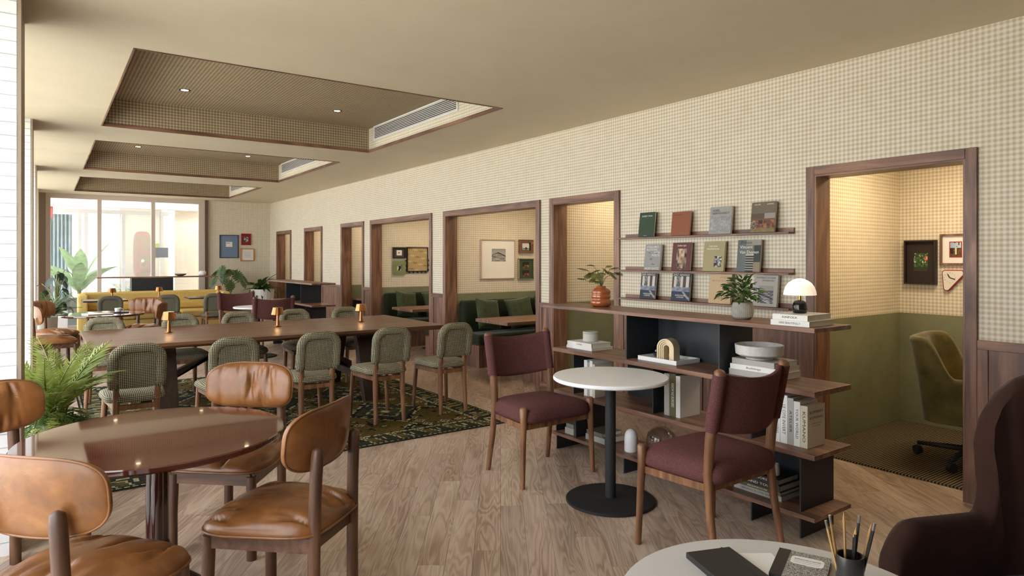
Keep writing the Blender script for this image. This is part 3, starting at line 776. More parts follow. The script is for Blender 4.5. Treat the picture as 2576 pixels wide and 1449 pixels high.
# ------------------------------------------------------------------ cognac leather chairs (facing local +Y)
def crease(x, c, w): return math.exp(-((x-c)/w)**2)
def make_leather(label, group, seed):
    rnd = random.Random(seed); t = thing('leather_chair', label, 'chair', (0, 0, 0), 0, group)
    for s in (-1, 1):
        obj('leg', MB().tube([(s*.205, .205, 0), (s*.205, .205, .2), (s*.2, .2, .40)], .024, 14), 'leather_leg', t, smooth=True, auto=50)
        obj('leg', MB().tube([(s*.155, -.215, 0), (s*.153, -.215, .3), (s*.150, -.218, .55), (s*.148, -.223, .66), (s*.147, -.226, .71), (s*.146, -.227, .735), (s*.146, -.227, .745)],
            lambda k: .0235-(.0 if k < .6 else .010*((k-.6)/.4)**2)-(.009 if k > .99 else 0), 16), 'leather_leg', t, smooth=True, auto=60)
    rl = MB(); rl.box(-.2, .2, .185, .21, .355, .412); rl.box(-.16, .16, -.215, -.19, .355, .412)
    for s in (-1, 1): rl.add([(s*.216, .2, .355), (s*.192, .2, .355), (s*.148, -.21, .355), (s*.174, -.21, .355), (s*.216, .2, .412), (s*.192, .2, .412), (s*.148, -.21, .412), (s*.174, -.21, .412)], [(0, 1, 2, 3), (4, 7, 6, 5), (0, 4, 5, 1), (1, 5, 6, 2), (2, 6, 7, 3), (3, 7, 4, 0)])
    obj('seat_frame', rl, 'leather_rail', t)
    cr = [(rnd.uniform(-.22, .22), rnd.uniform(.007, .013), rnd.uniform(.010, .024), rnd.uniform(-.4, .4), rnd.uniform(0, 1)) for _ in range(24)]
    A, B = .255, .245
    def taper(x, y): return x*(1-.2*max(0, (.10-y)/.35))
    def sf(q, r, sg):
        x, y, z = q
        if sg > 0:
            # gathers running in from the front and back piping
            edge = r**5*(1-r**14)
            for c, w_, a_, sl, sd in cr:
                k = crease(x+sl*(abs(y)-.2), c, w_)
                side = (y > 0) if sd > .4 else (y < 0)
                if side: z -= a_*k*max(0, min(1, (abs(y)-.03)/.12))*(1-r**10)
            z += .004*math.sin(x*23+y*9)*(1-r**6)
        return (taper(x, y), y+.0, z+.425)
    st_ = obj('seat', MB().cushion(A, B, .014, .086, .42, 2.4, 300, 24, sf), 'leather', t, smooth=True)
    rim = []
    for i in range(96):
        w = 2*PI*i/96; cw, sw = math.cos(w), math.sin(w)
        x = (A+.001)*math.copysign(abs(cw)**.42, cw); y = (B+.001)*math.copysign(abs(sw)**.42, sw); rim.append((taper(x, y), y, .425))
    obj('seat_piping', MB().tube(rim, .0055, 6, True), 'leather', st_, smooth=True)
    bend = lambda x: .95*x*x
    PC = [(rnd.uniform(-.15, .16), rnd.uniform(.007, .014), rnd.uniform(.006, .016), rnd.uniform(-.22, .22)) for _ in range(12)]
    off = (-.205, .765); leanv = .10
    def pf(q, r, sg):
        x, y, z = q
        if sg > 0:
            for c, w_, a_, sl in PC: y -= a_*crease(x-sl*z, c, w_)*(1-r**10)*(.55+.45*math.cos(z*17+c*60))
        return (x, y+off[0]+bend(x)-leanv*z, z+off[1])
    bo = obj('backrest', MB().cushion(.244, .118, .018, .055, .6, 2.6, 260, 26, pf, 'y'), 'leather', t, smooth=True)
    rim = []
    for i in range(96):
        w = 2*PI*i/96; cw, sw = math.cos(w), math.sin(w)
        x = .245*math.copysign(abs(cw)**.6, cw); z = .119*math.copysign(abs(sw)**.6, sw); rim.append((x, off[0]+bend(x)-leanv*z-.003, z+off[1]))
    obj('backrest_piping', MB().tube(rim, .0045, 6, True), 'leather', bo, smooth=True)
    return t
LG = 'cognac leather chairs'
deg = math.radians
L1 = make_leather('cognac leather chair in the foreground, seen from behind, right of the glossy round table', LG, 3); L1.location = (.795, 2.69, 0); L1.rotation_euler = (0, 0, deg(41))
L2 = make_leather('cognac leather chair facing the camera behind the glossy round table', LG, 5); L2.location = (.80, 3.60, 0); L2.rotation_euler = (0, 0, deg(138))
L3 = make_leather('cognac leather chair nearest the camera in the lower left corner', LG, 8); L3.location = (.10, 2.50, 0); L3.rotation_euler = (0, 0, deg(-48))
L4 = dup(L2, (-.13, 3.66, 0), deg(212), 'cognac leather chair cut by the left edge beside the brick pier')
def make_gloss_table(label, loc, group):
    t = thing('round_table', label, 'table', loc, 0, group)
    obj('table_top', MB().lathe([(.44, .712), (.486, .716), (.49, .722), (.49, .736), (.486, .7405), (.40, .741), (.2, .741), (.05, .741)], n=96), 'burgundy_gloss', t, smooth=True, auto=30)
    for k in range(3):
        a = k*2*PI/3+.4
        obj('column', MB().cyl((.022*math.cos(a), .022*math.sin(a), .26), (.022*math.cos(a), .022*math.sin(a), .713), .0235, .0235, 18), 'burgundy_base', t, smooth=True, auto=40)
    for k in range(3):
        a = k*2*PI/3+.4; ca, sa = math.cos(a), math.sin(a)
        obj('leg', MB().tube([(.022*ca, .022*sa, .30), (.03*ca, .03*sa, .25), (.09*ca, .09*sa, .13), (.19*ca, .19*sa, .045), (.29*ca, .29*sa, .016)], lambda q: .024+.012*math.sin(q*PI)-.009*max(0, q-.7), 14), 'burgundy_base', t, smooth=True, auto=50)
    return t
gt = make_gloss_table('glossy burgundy round table in the left foreground', (.375, 3.02, 0), 'glossy burgundy tables')
dup(gt, (.62, 10.15, 0), .5, 'glossy burgundy round table near the mustard sofa, set with papers')
dup(L1, (.08, 10.0, 0), deg(-80), 'cognac leather chair left of the far burgundy table, nearer of the two')
dup(L2, (.10, 10.95, 0), deg(-125), 'cognac leather chair left of the far burgundy table, farther of the two')
dup(L2, (1.16, 10.98, 0), deg(150), 'cognac leather chair facing the camera behind the far burgundy table')
dup(L3, (1.13, 9.98, 0), deg(72), 'dark side of a leather chair turned away, right of the far burgundy table')

# ------------------------------------------------------------------ mustard banquette, its tables, lamps and grey chairs
SX0, SX1, SYF, SYB = .50, 3.05, 14.05, 14.95
so = thing('banquette_sofa', 'long mustard yellow banquette sofa in front of the far windows', 'sofa', ((SX0+SX1)/2, (SYF+SYB)/2, 0))
h = (SX1-SX0)/2; dd = (SYB-SYF)/2
obj('plinth', MB().box(-h+.03, h-.03, -dd+.1, dd-.02, 0, .07), 'walnut_x', so)
obj('seat_base', MB().box(-h+.14, h-.14, -dd+.02, dd-.2, .07, .33), 'yellow', so, bevel=.02, seg=3)
for i in range(3):
    w_ = (2*h-.3)/3; x0 = -h+.15+i*w_
    obj('seat_cushion', MB().box(x0+.004, x0+w_-.004, -dd, dd-.24, .335, .46), 'yellow', so, bevel=.035, seg=4)
obj('lower_back_roll', MB().box(-h+.14, h-.14, dd-.26, dd-.05, .46, .62), 'yellow', so, bevel=.05, seg=4)
obj('backrest', MB().box(-h+.05, h-.05, dd-.22, dd, .07, .825), 'yellow', so, bevel=.045, seg=4)
for s in (-1, 1): obj('arm', MB().box(min(s*h, s*(h-.14)), max(s*h, s*(h-.14)), -dd, dd-.04, .07, .805), 'yellow', so, bevel=.03, seg=4)
def make_cafe(label, loc, group):
    t = thing('cafe_table', label, 'table', loc, 0, group)
    obj('table_top', MB().box(-.33, .33, -.3, .3, .72, .742), solid('dark_violet_laminate', 62, 44, 46, .35), t, bevel=.003)
    obj('column', MB().cyl((0, 0, .015), (0, 0, .72), .03, .03, 16), 'black_powder', t, smooth=True, auto=40)
    obj('base_plate', MB().lathe([(.2, 0), (.2, .014), (.03, .018)], n=32), 'black_powder', t, smooth=True, auto=30)
    return t
CAF = [.86, 1.66, 2.50]
names3 = ['window end', 'middle', 'booth end']
caf = make_cafe('small dark cafe table at the window end of the mustard sofa', (CAF[0], 13.55, 0), 'cafe tables at the sofa')
dup(caf, (CAF[1], 13.55, 0), 0, 'small dark cafe table in the middle of the mustard sofa')
dup(caf, (CAF[2], 13.55, 0), 0, 'small dark cafe table at the booth end of the mustard sofa')
for x, nm in zip((.98, 1.72, 2.78), names3): dup(lamp0, (x if x != 2.78 else 2.74, 13.62, .742), 0, 'small bronze lamp on the cafe table at the %s of the mustard sofa' % nm)
gc = make_dining('side_chair', 'grey green upholstered chair facing the sofa, window end', 'grey_fabric', 'grey chairs facing the sofa'); gc.location = (.89, 12.98, 0)
dup(gc, (1.77, 12.90, 0), deg(-8), 'grey green upholstered chair facing the sofa, middle of the row')
dup(gc, (2.50, 12.86, 0), deg(-6), 'grey green upholstered chair facing the sofa, beside the far maroon chair')
# papers and tableware on the far burgundy table
def slabthing(name, label, cat, loc, size, m, rz=0, bevel=.002, group=None):
    o = obj(name, MB().box(-size[0]/2, size[0]/2, -size[1]/2, size[1]/2, 0, size[2]), m, bevel=bevel)
    o.location = loc; o.rotation_euler = (0, 0, rz); return tag(o, label, cat, group)
slabthing('magazine', 'open white magazine on the far burgundy table', 'magazine', (.56, 10.02, .742), (.30, .22, .012), 'paper', .3)
slabthing('tablet', 'black tablet under the cup on the far burgundy table', 'tablet', (.80, 10.18, .742), (.25, .17, .008), 'ink', -.1)
cu = thing('coffee_cup', 'small speckled coffee cup on the far burgundy table', 'cup', (.80, 10.2, .7505))
obj('cup_body', MB().lathe([(.028, 0), (.036, .004), (.04, .05), (.037, .052), (.033, .01), (.01, .008)], n=28), 'ceramic', cu, smooth=True, auto=40)
obj('handle', MB().tube([(.038, 0, .04), (.055, 0, .038), (.06, 0, .025), (.053, 0, .013), (.037, 0, .012)], .005, 8), 'ceramic', cu, smooth=True)

# ------------------------------------------------------------------ walnut and steel bookshelves
BZ = [(1.10, .024), (.779, .028), (.455, .026), (.137, .022)]
def make_shelf(label, loc, rz, group, full=True):
    # local: y runs along the shelf from its near end (0) to the far end, x = depth from the front
    t = thing('bookshelf', label, 'bookshelf', loc, rz, group)
    ends = [(0, 2.215), (0, 2.10), (0, 2.11), (0, 2.11)]
    for (z, th), (a, b) in zip(BZ, ends):
        obj('shelf_board', MB().box(0, .36, a, b, z-th, z), 'walnut_y', t, bevel=.002)
    def panel(y, z0, z1, x0=.03, x1=.35): obj('divider_panel', MB().box(x0, x1, y-.004, y+.004, z0, z1), 'metal_dark', t)
    def back(y0, y1, z0, z1): obj('back_panel', MB().box(.342, .35, y0, y1, z0, z1), 'metal_dark', t)
    zt = [(.779, 1.076), (.455, .751), (.137, .429), (0, .115)]
    for y in (.60, 1.347): panel(y, *zt[0])
    back(.604, 1.343, *zt[0])
    for y in (.385, 1.11, 1.89): panel(y, *zt[1])
    back(1.114, 1.64, *zt[1]); back(.389, .62, *zt[1])
    for y in (.095, .62, 1.865, 2.09): panel(y, *zt[2])
    back(.099, .616, *zt[2]); back(1.869, 2.086, *zt[2])
    for y in (.095, .385, 1.37, 2.085): panel(y, *zt[3])
    return t
SH = (3.17, 1.81, 0)
sh = make_shelf('walnut and black steel bookshelf with books and plants behind the near maroon chairs', SH, 0, 'walnut bookshelves')
dup(sh, (3.17, 9.47, 0), 0, 'walnut and black steel bookshelf in the distance before two narrow openings')
dup(sh, (.84, 15.62, 0), -PI/2, 'walnut and black steel bookshelf standing against the far windows')

# ------------------------------------------------------------------ books
def book(label, loc, size, cov, rz=0, spine=None, group=None, upright=False, txtcol='ink', tw=None, name='book'):
    # lying: x = spine direction ... local box w (x, along the spine) d (y) h (z); the spine faces local -y
    w, d, hh = size; t = thing(name, label, 'book', loc, rz, group)
    c = .0025
    m = MB(); m.box(-w/2, w/2, -d/2, d/2, 0, c); m.box(-w/2, w/2, -d/2, d/2, hh-c, hh); m.box(-w/2, w/2, -d/2, -d/2+c, c, hh-c)
    co_ = obj('cover', m, cov, t)
    obj('pages', MB().box(-w/2+.003, w/2-.003, -d/2+c, d/2-.004, c, hh-c), 'paper', t)
    if spine:
        if upright: text(spine, min(d*.0+w*.62, .03), txtcol, co_, frame_mat((0, -d/2-.0006, hh/2), (0, 0, -1), (1, 0, 0)), width=tw or hh*.7)
        else: text(spine, hh*.55, txtcol, co_, frame_mat((0, -d/2-.0006, hh/2), (1, 0, 0), (0, 0, 1)), width=tw or w*.55)
    return t
def upright(label, loc, size, cov, rz=0, spine=None, group=None, txtcol='ink', tw=None):
    # standing: thickness x, depth y, height z; spine faces local -y
    w, d, hh = size; t = thing('book', label, 'book', loc, rz, group); c = .0025
    m = MB(); m.box(-w/2, -w/2+c, -d/2, d/2, 0, hh); m.box(w/2-c, w/2, -d/2, d/2, 0, hh); m.box(-w/2+c, w/2-c, -d/2, -d/2+c, 0, hh)
    co_ = obj('cover', m, cov, t)
    obj('pages', MB().box(-w/2+c, w/2-c, -d/2+c, d/2-.004, .003, hh-.003), 'paper', t)
    if spine: text(spine, min(w*.6, .03), txtcol, co_, frame_mat((0, -d/2-.0006, hh/2), (0, 0, -1), (1, 0, 0)), width=tw or hh*.72)
    return t
Wt = solid('white_cover', 224, 222, 216); Gy = solid('grey_cover', 168, 164, 156); Cr = solid('cream_cover', 206, 196, 172)
Dk = solid('dark_olive_cover', 44, 42, 30); Ol = solid('olive_cover', 92, 88, 50)
q = -PI/2      # spines face the front of the shelf (-X)
T1, T2, T3, T4 = (z+.0008 for z, _ in BZ)
# top board: pair of books under the lamp
book('white book on the top shelf, lower of the two under the opal lamp', (3.32, 1.965, T1), (.215, .26, .029), Wt, q+.04, 'HERE BEAUTIFULLY', 'shelf books')
book('white book directly under the opal lamp on the top shelf', (3.325, 1.97, T1+.029), (.195, .25, .03), Wt, q+.04, 'KINFOLK', 'shelf books', tw=.085)
lp = thing('opal_lamp', 'mushroom lamp with glowing white shade and black base on two books', 'lamp', (3.33, 1.985, T1+.059))
obj('base', MB().lathe([(.028, 0), (.035, .004), (.038, .02), (.0375, .04), (.034, .055), (.026, .066), (.012, .072)], n=40), solid('black_glaze', 22, 21, 20, .1), lp, smooth=True)
obj('neck', MB().cyl((0, 0, .07), (0, 0, .10), .008, .008, 20), 'brass', lp, smooth=True, auto=40)
obj('lamp_shade', MB().lathe([(.002, .098), (.078, .0985), (.083, .10), (.083, .104), (.080, .122), (.072, .144), (.058, .164), (.038, .178), (.015, .186), (.002, .187)], n=48), 'shadeglow', lp, smooth=True, auto=60)
l = bpy.data.lights.new('opal_lamp_light', 'POINT'); l.energy = 2.0; l.color = (1, .8, .55); l.shadow_soft_size = .05
lo = bpy.data.objects.new('opal_lamp_light', l); COL.objects.link(lo); lo.parent = lp; lo.location = (0, 0, .24)
# second board
book('white fashion book with grey edge in the short stack on the second shelf', (3.355, 3.70, T2+.02), (.27, .20, .032), Wt, q, 'CHANEL', 'shelf books', tw=.07)
book('thin white book at the bottom of the short stack on the second shelf', (3.36, 3.70, T2), (.285, .215, .02), Wt, q, None, 'shelf books')
bx_ = thing('lidded_box', 'round pale grey lidded box on the short stack of white books', 'box', (3.375, 3.705, T2+.052))
obj('box_body', MB().lathe([(.055, 0), (.058, .003), (.058, .058), (.055, .06)], n=40), solid('pale_stone', 190, 186, 176, .6), bx_, smooth=True, auto=40)
obj('lid', MB().lathe([(.055, .0605), (.0585, .062), (.0585, .07), (.055, .073), (.002, .0735)], n=40), solid('pale_stone', 190, 186, 176, .6), bx_, smooth=True, auto=40)
tr = thing('tray', 'shallow white tray holding the arch and smoked bowl', 'tray', (3.36, 2.93, T2), 0)
m = MB(); m.box(-.115, .115, -.165, .165, 0, .006)
for bb in ((-.115, -.109, -.165, .165), (.109, .115, -.165, .165), (-.109, .109, -.165, -.159), (-.109, .109, .159, .165)): m.box(bb[0], bb[1], bb[2], bb[3], .006, .028)
obj('tray_body', m, 'ceramic', tr, bevel=.001)
ar = thing('arch_sculpture', 'cream ribbed rainbow arch ornament on the white tray', 'ornament', (3.33, 2.905, T2+.0065), deg(12))
def arch(ro, ri, x0, x1, hleg):
    n = 20; o_ = [(-ro, 0)]+[(-ro*math.cos(PI*i/n), hleg+ro*math.sin(PI*i/n)) for i in range(n+1)]+[(ro, 0)]
    i_ = [(-ri, 0)]+[(-ri*math.cos(PI*i/n), hleg+ri*math.sin(PI*i/n)) for i in range(n+1)]+[(ri, 0)]
    k = len(o_); v = [(x0, y, z) for y, z in o_]+[(x0, y, z) for y, z in i_]+[(x1, y, z) for y, z in o_]+[(x1, y, z) for y, z in i_]; f = []
    for j in range(k-1):
        f += [(j, k+j, k+j+1, j+1), (2*k+j, 2*k+j+1, 3*k+j+1, 3*k+j), (j, j+1, 2*k+j+1, 2*k+j), (k+j, 3*k+j, 3*k+j+1, k+j+1)]
    f += [(0, 2*k, 3*k, k), (k-1, 2*k-1, 4*k-1, 3*k-1)]
    return MB().add(v, f)
for i in range(4): obj('arch_band', arch(.062-.011*i, .0525-.011*i, -.04+.005*i, .04, .085), solid('cream_resin', 226, 206, 168, .6), ar, bevel=.0015)
gb = obj('glass_bowl', MB().lathe([(.02, 0), (.04, .008), (.055, .035), (.052, .06), (.035, .078), (.028, .08), (.030, .077), (.048, .058), (.05, .035), (.036, .011), (.002, .006)], n=40), 'glassware', smooth=True); gb.location = (3.40, 3.035, T2+.0065)
tag(gb, 'smoked glass bowl vase beside the cream arch on the tray', 'bowl')
zc = T2
for i, (w_, d_, h_, sp) in enumerate(((.31, .235, .036, None), (.30, .23, .03, 'Buildings'), (.28, .22, .032, None))):
    book(['white book at the bottom of the stack under the white footed bowl', 'white book in the middle of the stack under the footed bowl', 'pale book on top of the stack, right under the footed bowl'][i], (3.385, 2.235, zc), (w_, d_, h_), [Gy, Wt, Gy][i], q+[0, .05, -.04][i], sp, 'shelf books', tw=.16)
    zc += h_
bw_ = thing('footed_bowl', 'large white footed bowl on a stack of books on the second shelf', 'bowl', (3.37, 2.26, zc))
obj('bowl', MB().lathe([(.055, .016), (.115, .018), (.13, .028), (.135, .08), (.128, .082), (.12, .035), (.002, .028)], n=56), 'bowl', bw_, smooth=True, auto=40)
obj('foot', MB().lathe([(.075, 0), (.075, .006), (.055, .017)], n=40), 'bowl', bw_, smooth=True, auto=40)
# third board
yy = 3.60
for i, (w_, h_, cov, sp) in enumerate(((.034, .26, Wt, 'BEN'), (.022, .25, Gy, None), (.03, .262, Wt, 'STUDIO'), (.024, .24, Cr, None))):
    upright(['tall white book at the far end of the third shelf, first in its row', 'thin grey book second in the far row on the third shelf', 'white book third in the far row on the third shelf', 'cream book last in the far row on the third shelf'][i], (3.30, yy-w_/2, T3), (w_, .17, h_), cov, q, sp, 'shelf books', tw=.1)
    yy -= w_+.002
yy = 2.86
for i, (w_, h_, cov, sp, tc) in enumerate(((.042, .265, Gy, None, 'ink'), (.05, .27, Ol, 'KNOW NO BORDERS', 'ink_white'), (.034, .262, Wt, None, 'ink'))):
    upright(['grey book left of the olive volume on the third shelf', 'olive green volume with pale lettering on the third shelf', 'white book with dark side right of the olive volume'][i], (3.335, yy-w_/2, T3), (w_, .19, h_), cov, q, sp, 'shelf books', txtcol=tc, tw=.15)
    yy -= w_+.002
yy = 2.135
rows = ((.045, .27, Wt, 'YACHTING DESTINATIONS'), (.03, .255, Wt, 'NATURAL LIVING'), (.042, .26, Wt, 'LE CITE INVERT'), (.034, .25, Gy, 'ATELIER'), (.036, .238, Wt, 'YOUR WORLD'), (.04, .222, Cr, 'KUMANO'))
rl_ = ['tallest white book at the left of the bright row at the shelf end', 'narrow white book second in the bright row at the shelf end', 'white book third in the bright row at the shelf end', 'grey book fourth in the bright row at the shelf end', 'white book fifth in the bright row at the shelf end', 'cream book with lettered cover at the right end of the bright row']
last = None
for i, (w_, h_, cov, sp) in enumerate(rows):
    last = upright(rl_[i], (3.345, yy-w_/2, T3), (w_, .17, h_), cov, q, sp, 'shelf books', tw=.16)
    yy -= w_+.0015
for s_, zz_, sz in (('KUMANO', .185, .022), ('KUMANO', .155, .02), ('a journey in pictures', .125, .009), ('and in words', .112, .009)):
    text(s_, sz, 'ink', last, frame_mat((.0206, 0, zz_), (0, 1, 0), (0, 0, 1)), width=.13 if sz > .01 else .1)
# bottom board
book('pale book at the bottom of the left pile on the lowest shelf', (3.31, 3.76, T4), (.10, .20, .045), Gy, q, None, 'shelf books')
book('grey book on top of the left pile on the lowest shelf', (3.315, 3.765, T4+.045), (.085, .19, .03), solid('slate_cover', 120, 120, 112), q, None, 'shelf books')
book('pale book at the bottom of the right pile on the lowest shelf', (3.33, 3.50, T4), (.2, .20, .04), Gy, q, None, 'shelf books')
book('greenish grey book on top of the right pile on the lowest shelf', (3.335, 3.515, T4+.04), (.17, .19, .028), solid('slate_green_cover', 104, 106, 92), q, None, 'shelf books')
dm = obj('dome_ornament', MB().lathe([(.044, 0), (.046, .003), (.046, .095), (.043, .115), (.034, .135), (.02, .147), (.002, .152)], n=40), 'ceramic', smooth=True, auto=50); dm.location = (3.275, 3.185, T4)
tag(dm, 'glossy white dome ornament on the lowest shelf', 'ornament')
gs = obj('glass_sphere', MB().lathe([(.03, 0), (.06, .012), (.092, .05), (.10, .09), (.088, .135), (.05, .17), (.002, .18)], n=48), 'glassware', smooth=True); gs.location = (3.40, 3.03, T4)
tag(gs, 'clear blown glass globe on the lowest shelf beside the white dome', 'ornament')
zc = T4
for i, (w_, h_, cov, sp) in enumerate(((.30, .028, Gy, 'VINCENZO DE COTIIS WORKS'), (.29, .02, Ol, 'ARCHITECTURE'), (.28, .034, Dk, 'GRAND TOUR'), (.26, .03, Dk, 'INTERIORS'))):
    book(['pale lettered book at the bottom of the dark pile on the lowest shelf', 'thin olive book second from the bottom of the dark pile', 'dark book third from the bottom of the dark pile', 'dark book on top of the pile on the lowest shelf'][i], (3.345, 2.19, zc), (w_, .20, h_), cov, q, sp, 'shelf books', txtcol='ink' if cov is Gy else 'ink_white', tw=.2)
    zc += h_
cc = obj('small_vase', MB().lathe([(.026, 0), (.03, .004), (.03, .05), (.022, .062), (.018, .06), (.02, .045), (.002, .04)], n=32), 'ceramic', smooth=True, auto=50); cc.location = (3.32, 2.13, zc)
tag(cc, 'small white vase on the dark pile of books on the lowest shelf', 'vase')

# ------------------------------------------------------------------ plants
def leaf_mesh(L, Wd, droop=.3, fold=.25, n=8, tip=1.6, base=.5, name='leaf'):
    # blade along +y, curling down; folded along its midrib
    mb = MB(); v = []; f = []
    for i in range(n+1):
        s = i/n; w_ = Wd*(s**base)*(1-s**tip)*1.35 if 0 < s < 1 else 0
        ang = droop*s*1.6; y_ = L*math.sin(ang)/max(droop*1.6, 1e-3) if droop else L*s; z_ = -L*(1-math.cos(ang))/max(droop*1.6, 1e-3) if droop else 0
        v += [(-w_/2, y_, z_+fold*w_*.5), (0, y_, z_), (w_/2, y_, z_+fold*w_*.5)]
    for i in range(n):
        k = i*3; f += [(k, k+1, k+4, k+3), (k+1, k+2, k+5, k+4)]
    return MB().add(v, f).mesh(name)
def monstera_mesh(L, Wd, name='leaf'):
    v = []; f = []; n = 7
    def P(x, y): r = math.hypot(x, y)/L; return (x, y, .12*L*(1-abs(x)/Wd)-.28*L*max(0, y/L)**2-.25*abs(x)*.5)
    for s in (-1, 1):
        for i in range(n):
            y0, y1 = L*(-.12+1.08*i/n), L*(-.12+1.08*(i+1)/n)
            m0, m1 = max(0, L*.97*i/n), L*.97*(i+1)/n
            wi = .5*Wd*math.sin(PI*min(1, (i+.8)/(n+.6)))**.8
            k = len(v); g = .07*(y1-y0)
            v += [P(0, m0), P(s*wi*.45, (m0+y0)/2+.1*L), P(s*wi, y0+g+.16*L*(i/n)), P(s*wi*.97, y1-g+.16*L*(i/n)), P(s*wi*.47, (m1+y1)/2+.1*L-g*.4), P(0, m1)]
            f.append(tuple(range(k, k+6)) if s > 0 else tuple(range(k, k+6))[::-1])
    return MB().add(v, f).mesh(name)
def place_leaf(me, m, root, base, az, el, roll=0, sc=1, name='leaf'):
    o = link(name, me, m, root, smooth=True)
    o.location = base; o.rotation_euler = Matrix.Rotation(az, 3, 'Z').to_4x4().to_3x3().to_euler()
    R_ = Matrix.Rotation(az, 4, 'Z') @ Matrix.Rotation(el, 4, 'X') @ Matrix.Rotation(roll, 4, 'Y')
    o.rotation_euler = R_.to_euler(); o.scale = (sc, sc, sc)
    return o
def pot_mesh(r0, r1, h, flutes=0, wall=.008):
    md = (lambda a, z: 1+(.035*abs(math.sin(a*flutes/2)) if flutes else 0))
    return MB().lathe([(r0*.92, 0), (r0, .006), ((r0+r1)/2, h*.5), (r1, h-.006), (r1-.002, h), (r1-wall, h-.001), (r1-wall*1.4, h*.82), (.004, h*.8)], n=96 if flutes else 40, mod=md if flutes else None)
def frond_mesh(L, lw, nleaf, droop, name='frond', tilt=.5, thin=.16):
    # feathery frond: arching rachis with narrow leaflets on both sides
    mb = MB(); pts = []
    for i in range(13):
        s = i/12; a = droop*s*1.5; pts.append((0, L*math.sin(a)/(droop*1.5), -L*(1-math.cos(a))/(droop*1.5)))
    mb.tube(pts, lambda k: .004*L/.4*(1-.8*k)+.0006, 5)
    for i in range(nleaf):
        s = .12+.86*i/nleaf; a = droop*s*1.5; y_ = L*math.sin(a)/(droop*1.5); z_ = -L*(1-math.cos(a))/(droop*1.5)
        ll = lw*(math.sin(PI*min(1, s*.85+.12))**.7)*(.85+.3*hsh(i, L, droop))
        for sd in (-1, 1):
            dx, dy, dz = sd*math.cos(tilt), math.sin(tilt)*math.cos(a), -math.sin(a)*math.sin(tilt)+.12-.25*hsh(i, sd, L)
            w_ = ll*thin; p = Vector((0, y_, z_)); d_ = Vector((dx, dy, dz)); u_ = Vector((0, math.cos(a), -math.sin(a)))
            mb.add([p, p+d_*ll*.45+u_*w_*.5, p+d_*ll+Vector((0, 0, -.15*ll)), p+d_*ll*.45-u_*w_*.5], [(0, 1, 2, 3)])
    return mb.mesh(name)
R = random.Random(21)
# terracotta vase with split leaves, top shelf
pv = thing('potted_plant', 'split-leaf plant in a bulbous terracotta vase on the top shelf', 'plant', (3.385, 3.60, T1))
obj('vase', MB().lathe([(.055, 0), (.072, .008), (.08, .03), (.074, .046), (.064, .054), (.07, .064), (.073, .075), (.068, .088), (.066, .094), (.071, .104), (.066, .122), (.048, .135), (.034, .14), (.036, .152), (.03, .152), (.026, .138), (.004, .13)], n=48), 'terracotta', pv, smooth=True)
lm = [monstera_mesh(.075, .085), monstera_mesh(.06, .06)]
for i in range(17):
    az = R.uniform(0, 2*PI); hgt = R.uniform(.02, .15); rad = R.uniform(.03, .13) if i else .14
    b = (rad*math.cos(az), rad*math.sin(az), .15+hgt)
    obj('stem', MB().tube([(0, 0, .14), (b[0]*.35, b[1]*.35, .15+hgt*.7), b], .0018, 5), 'stem', pv, smooth=True)
    place_leaf(lm[i % 2], 'leaf_olive', pv, b, az-PI/2+R.uniform(-.5, .5), R.uniform(-.4, .5), R.uniform(-.5, .5), R.uniform(.75, 1.1))
# fluted grey pot with a bushy green plant
pp = thing('potted_plant', 'bushy green plant in a grey fluted pot on the top shelf', 'plant', (3.335, 2.345, T1))
obj('pot', MB().lathe([(.04, 0), (.045, .004), (.055, .014), (.059, .045), (.058, .08), (.054, .098), (.05, .10), (.046, .095), (.045, .08), (.003, .078)], n=132, mod=lambda a, z: 1+(.045*abs(math.sin(a*17)) if .01 < z < .096 else 0)), 'stoneware', pp, smooth=True, auto=40)
obj('soil', MB().lathe([(.047, .078), (.047, .084), (.002, .088)], n=24), 'soil', pp, smooth=True)
lm = [leaf_mesh(.052, .032, .35, .3), leaf_mesh(.06, .036, .5, .25), leaf_mesh(.045, .028, .2, .35)]
for i in range(150):
    az = R.uniform(0, 2*PI); th_ = R.uniform(0, 1.3); rr = R.uniform(.04, .13)
    b = (rr*math.sin(th_)*math.cos(az), rr*math.sin(th_)*math.sin(az), .095+rr*math.cos(th_)*1.15-(.03 if th_ > 1.3 else 0))
    place_leaf(lm[i % 3], 'leaf', pp, b, az-PI/2+R.uniform(-.6, .6), .9-th_*.85+R.uniform(-.3, .3), R.uniform(-.6, .6), R.uniform(.75, 1.15))
    if i % 3 == 0: obj('stem', MB().tube([(0, 0, .085), (b[0]*.4, b[1]*.4, .09+(b[2]-.09)*.6), b], .0014, 5), 'stem', pp)
# feathery plant by the first brick pier
pf_ = thing('potted_fern', 'feathery bright green fern hanging from a pale planter beside the first brick pier', 'plant', (.05, 5.22, 0))
obj('planter', pot_mesh(.12, .14, .40), solid('pale_planter', 196, 190, 180, .7), pf_, smooth=True, auto=40)
obj('soil', MB().lathe([(.135, .33), (.135, .345), (.003, .35)], n=32), 'soil', pf_)
fm = [frond_mesh(.56, .12, 22, .5, thin=.2, tilt=.8), frond_mesh(.46, .11, 20, .8, thin=.2, tilt=.7), frond_mesh(.30, .08, 20, 1.7, thin=.2), frond_mesh(.34, .06, 26, 1.9, tilt=.3, thin=.22)]
for i in range(54):
    az = R.uniform(0, 2*PI); up = i < 24
    base = (.07*math.cos(az)*R.random(), .07*math.sin(az)*R.random(), .38+R.uniform(0, .06))
    place_leaf(fm[i % 2 if up else 2+i % 2], 'leaf_light' if up or i % 3 == 0 else 'leaf_fern', pf_, base, az, R.uniform(1.0, 1.5) if up else R.uniform(.1, .8), R.uniform(-.5, .5), R.uniform(.85, 1.2), 'frond')
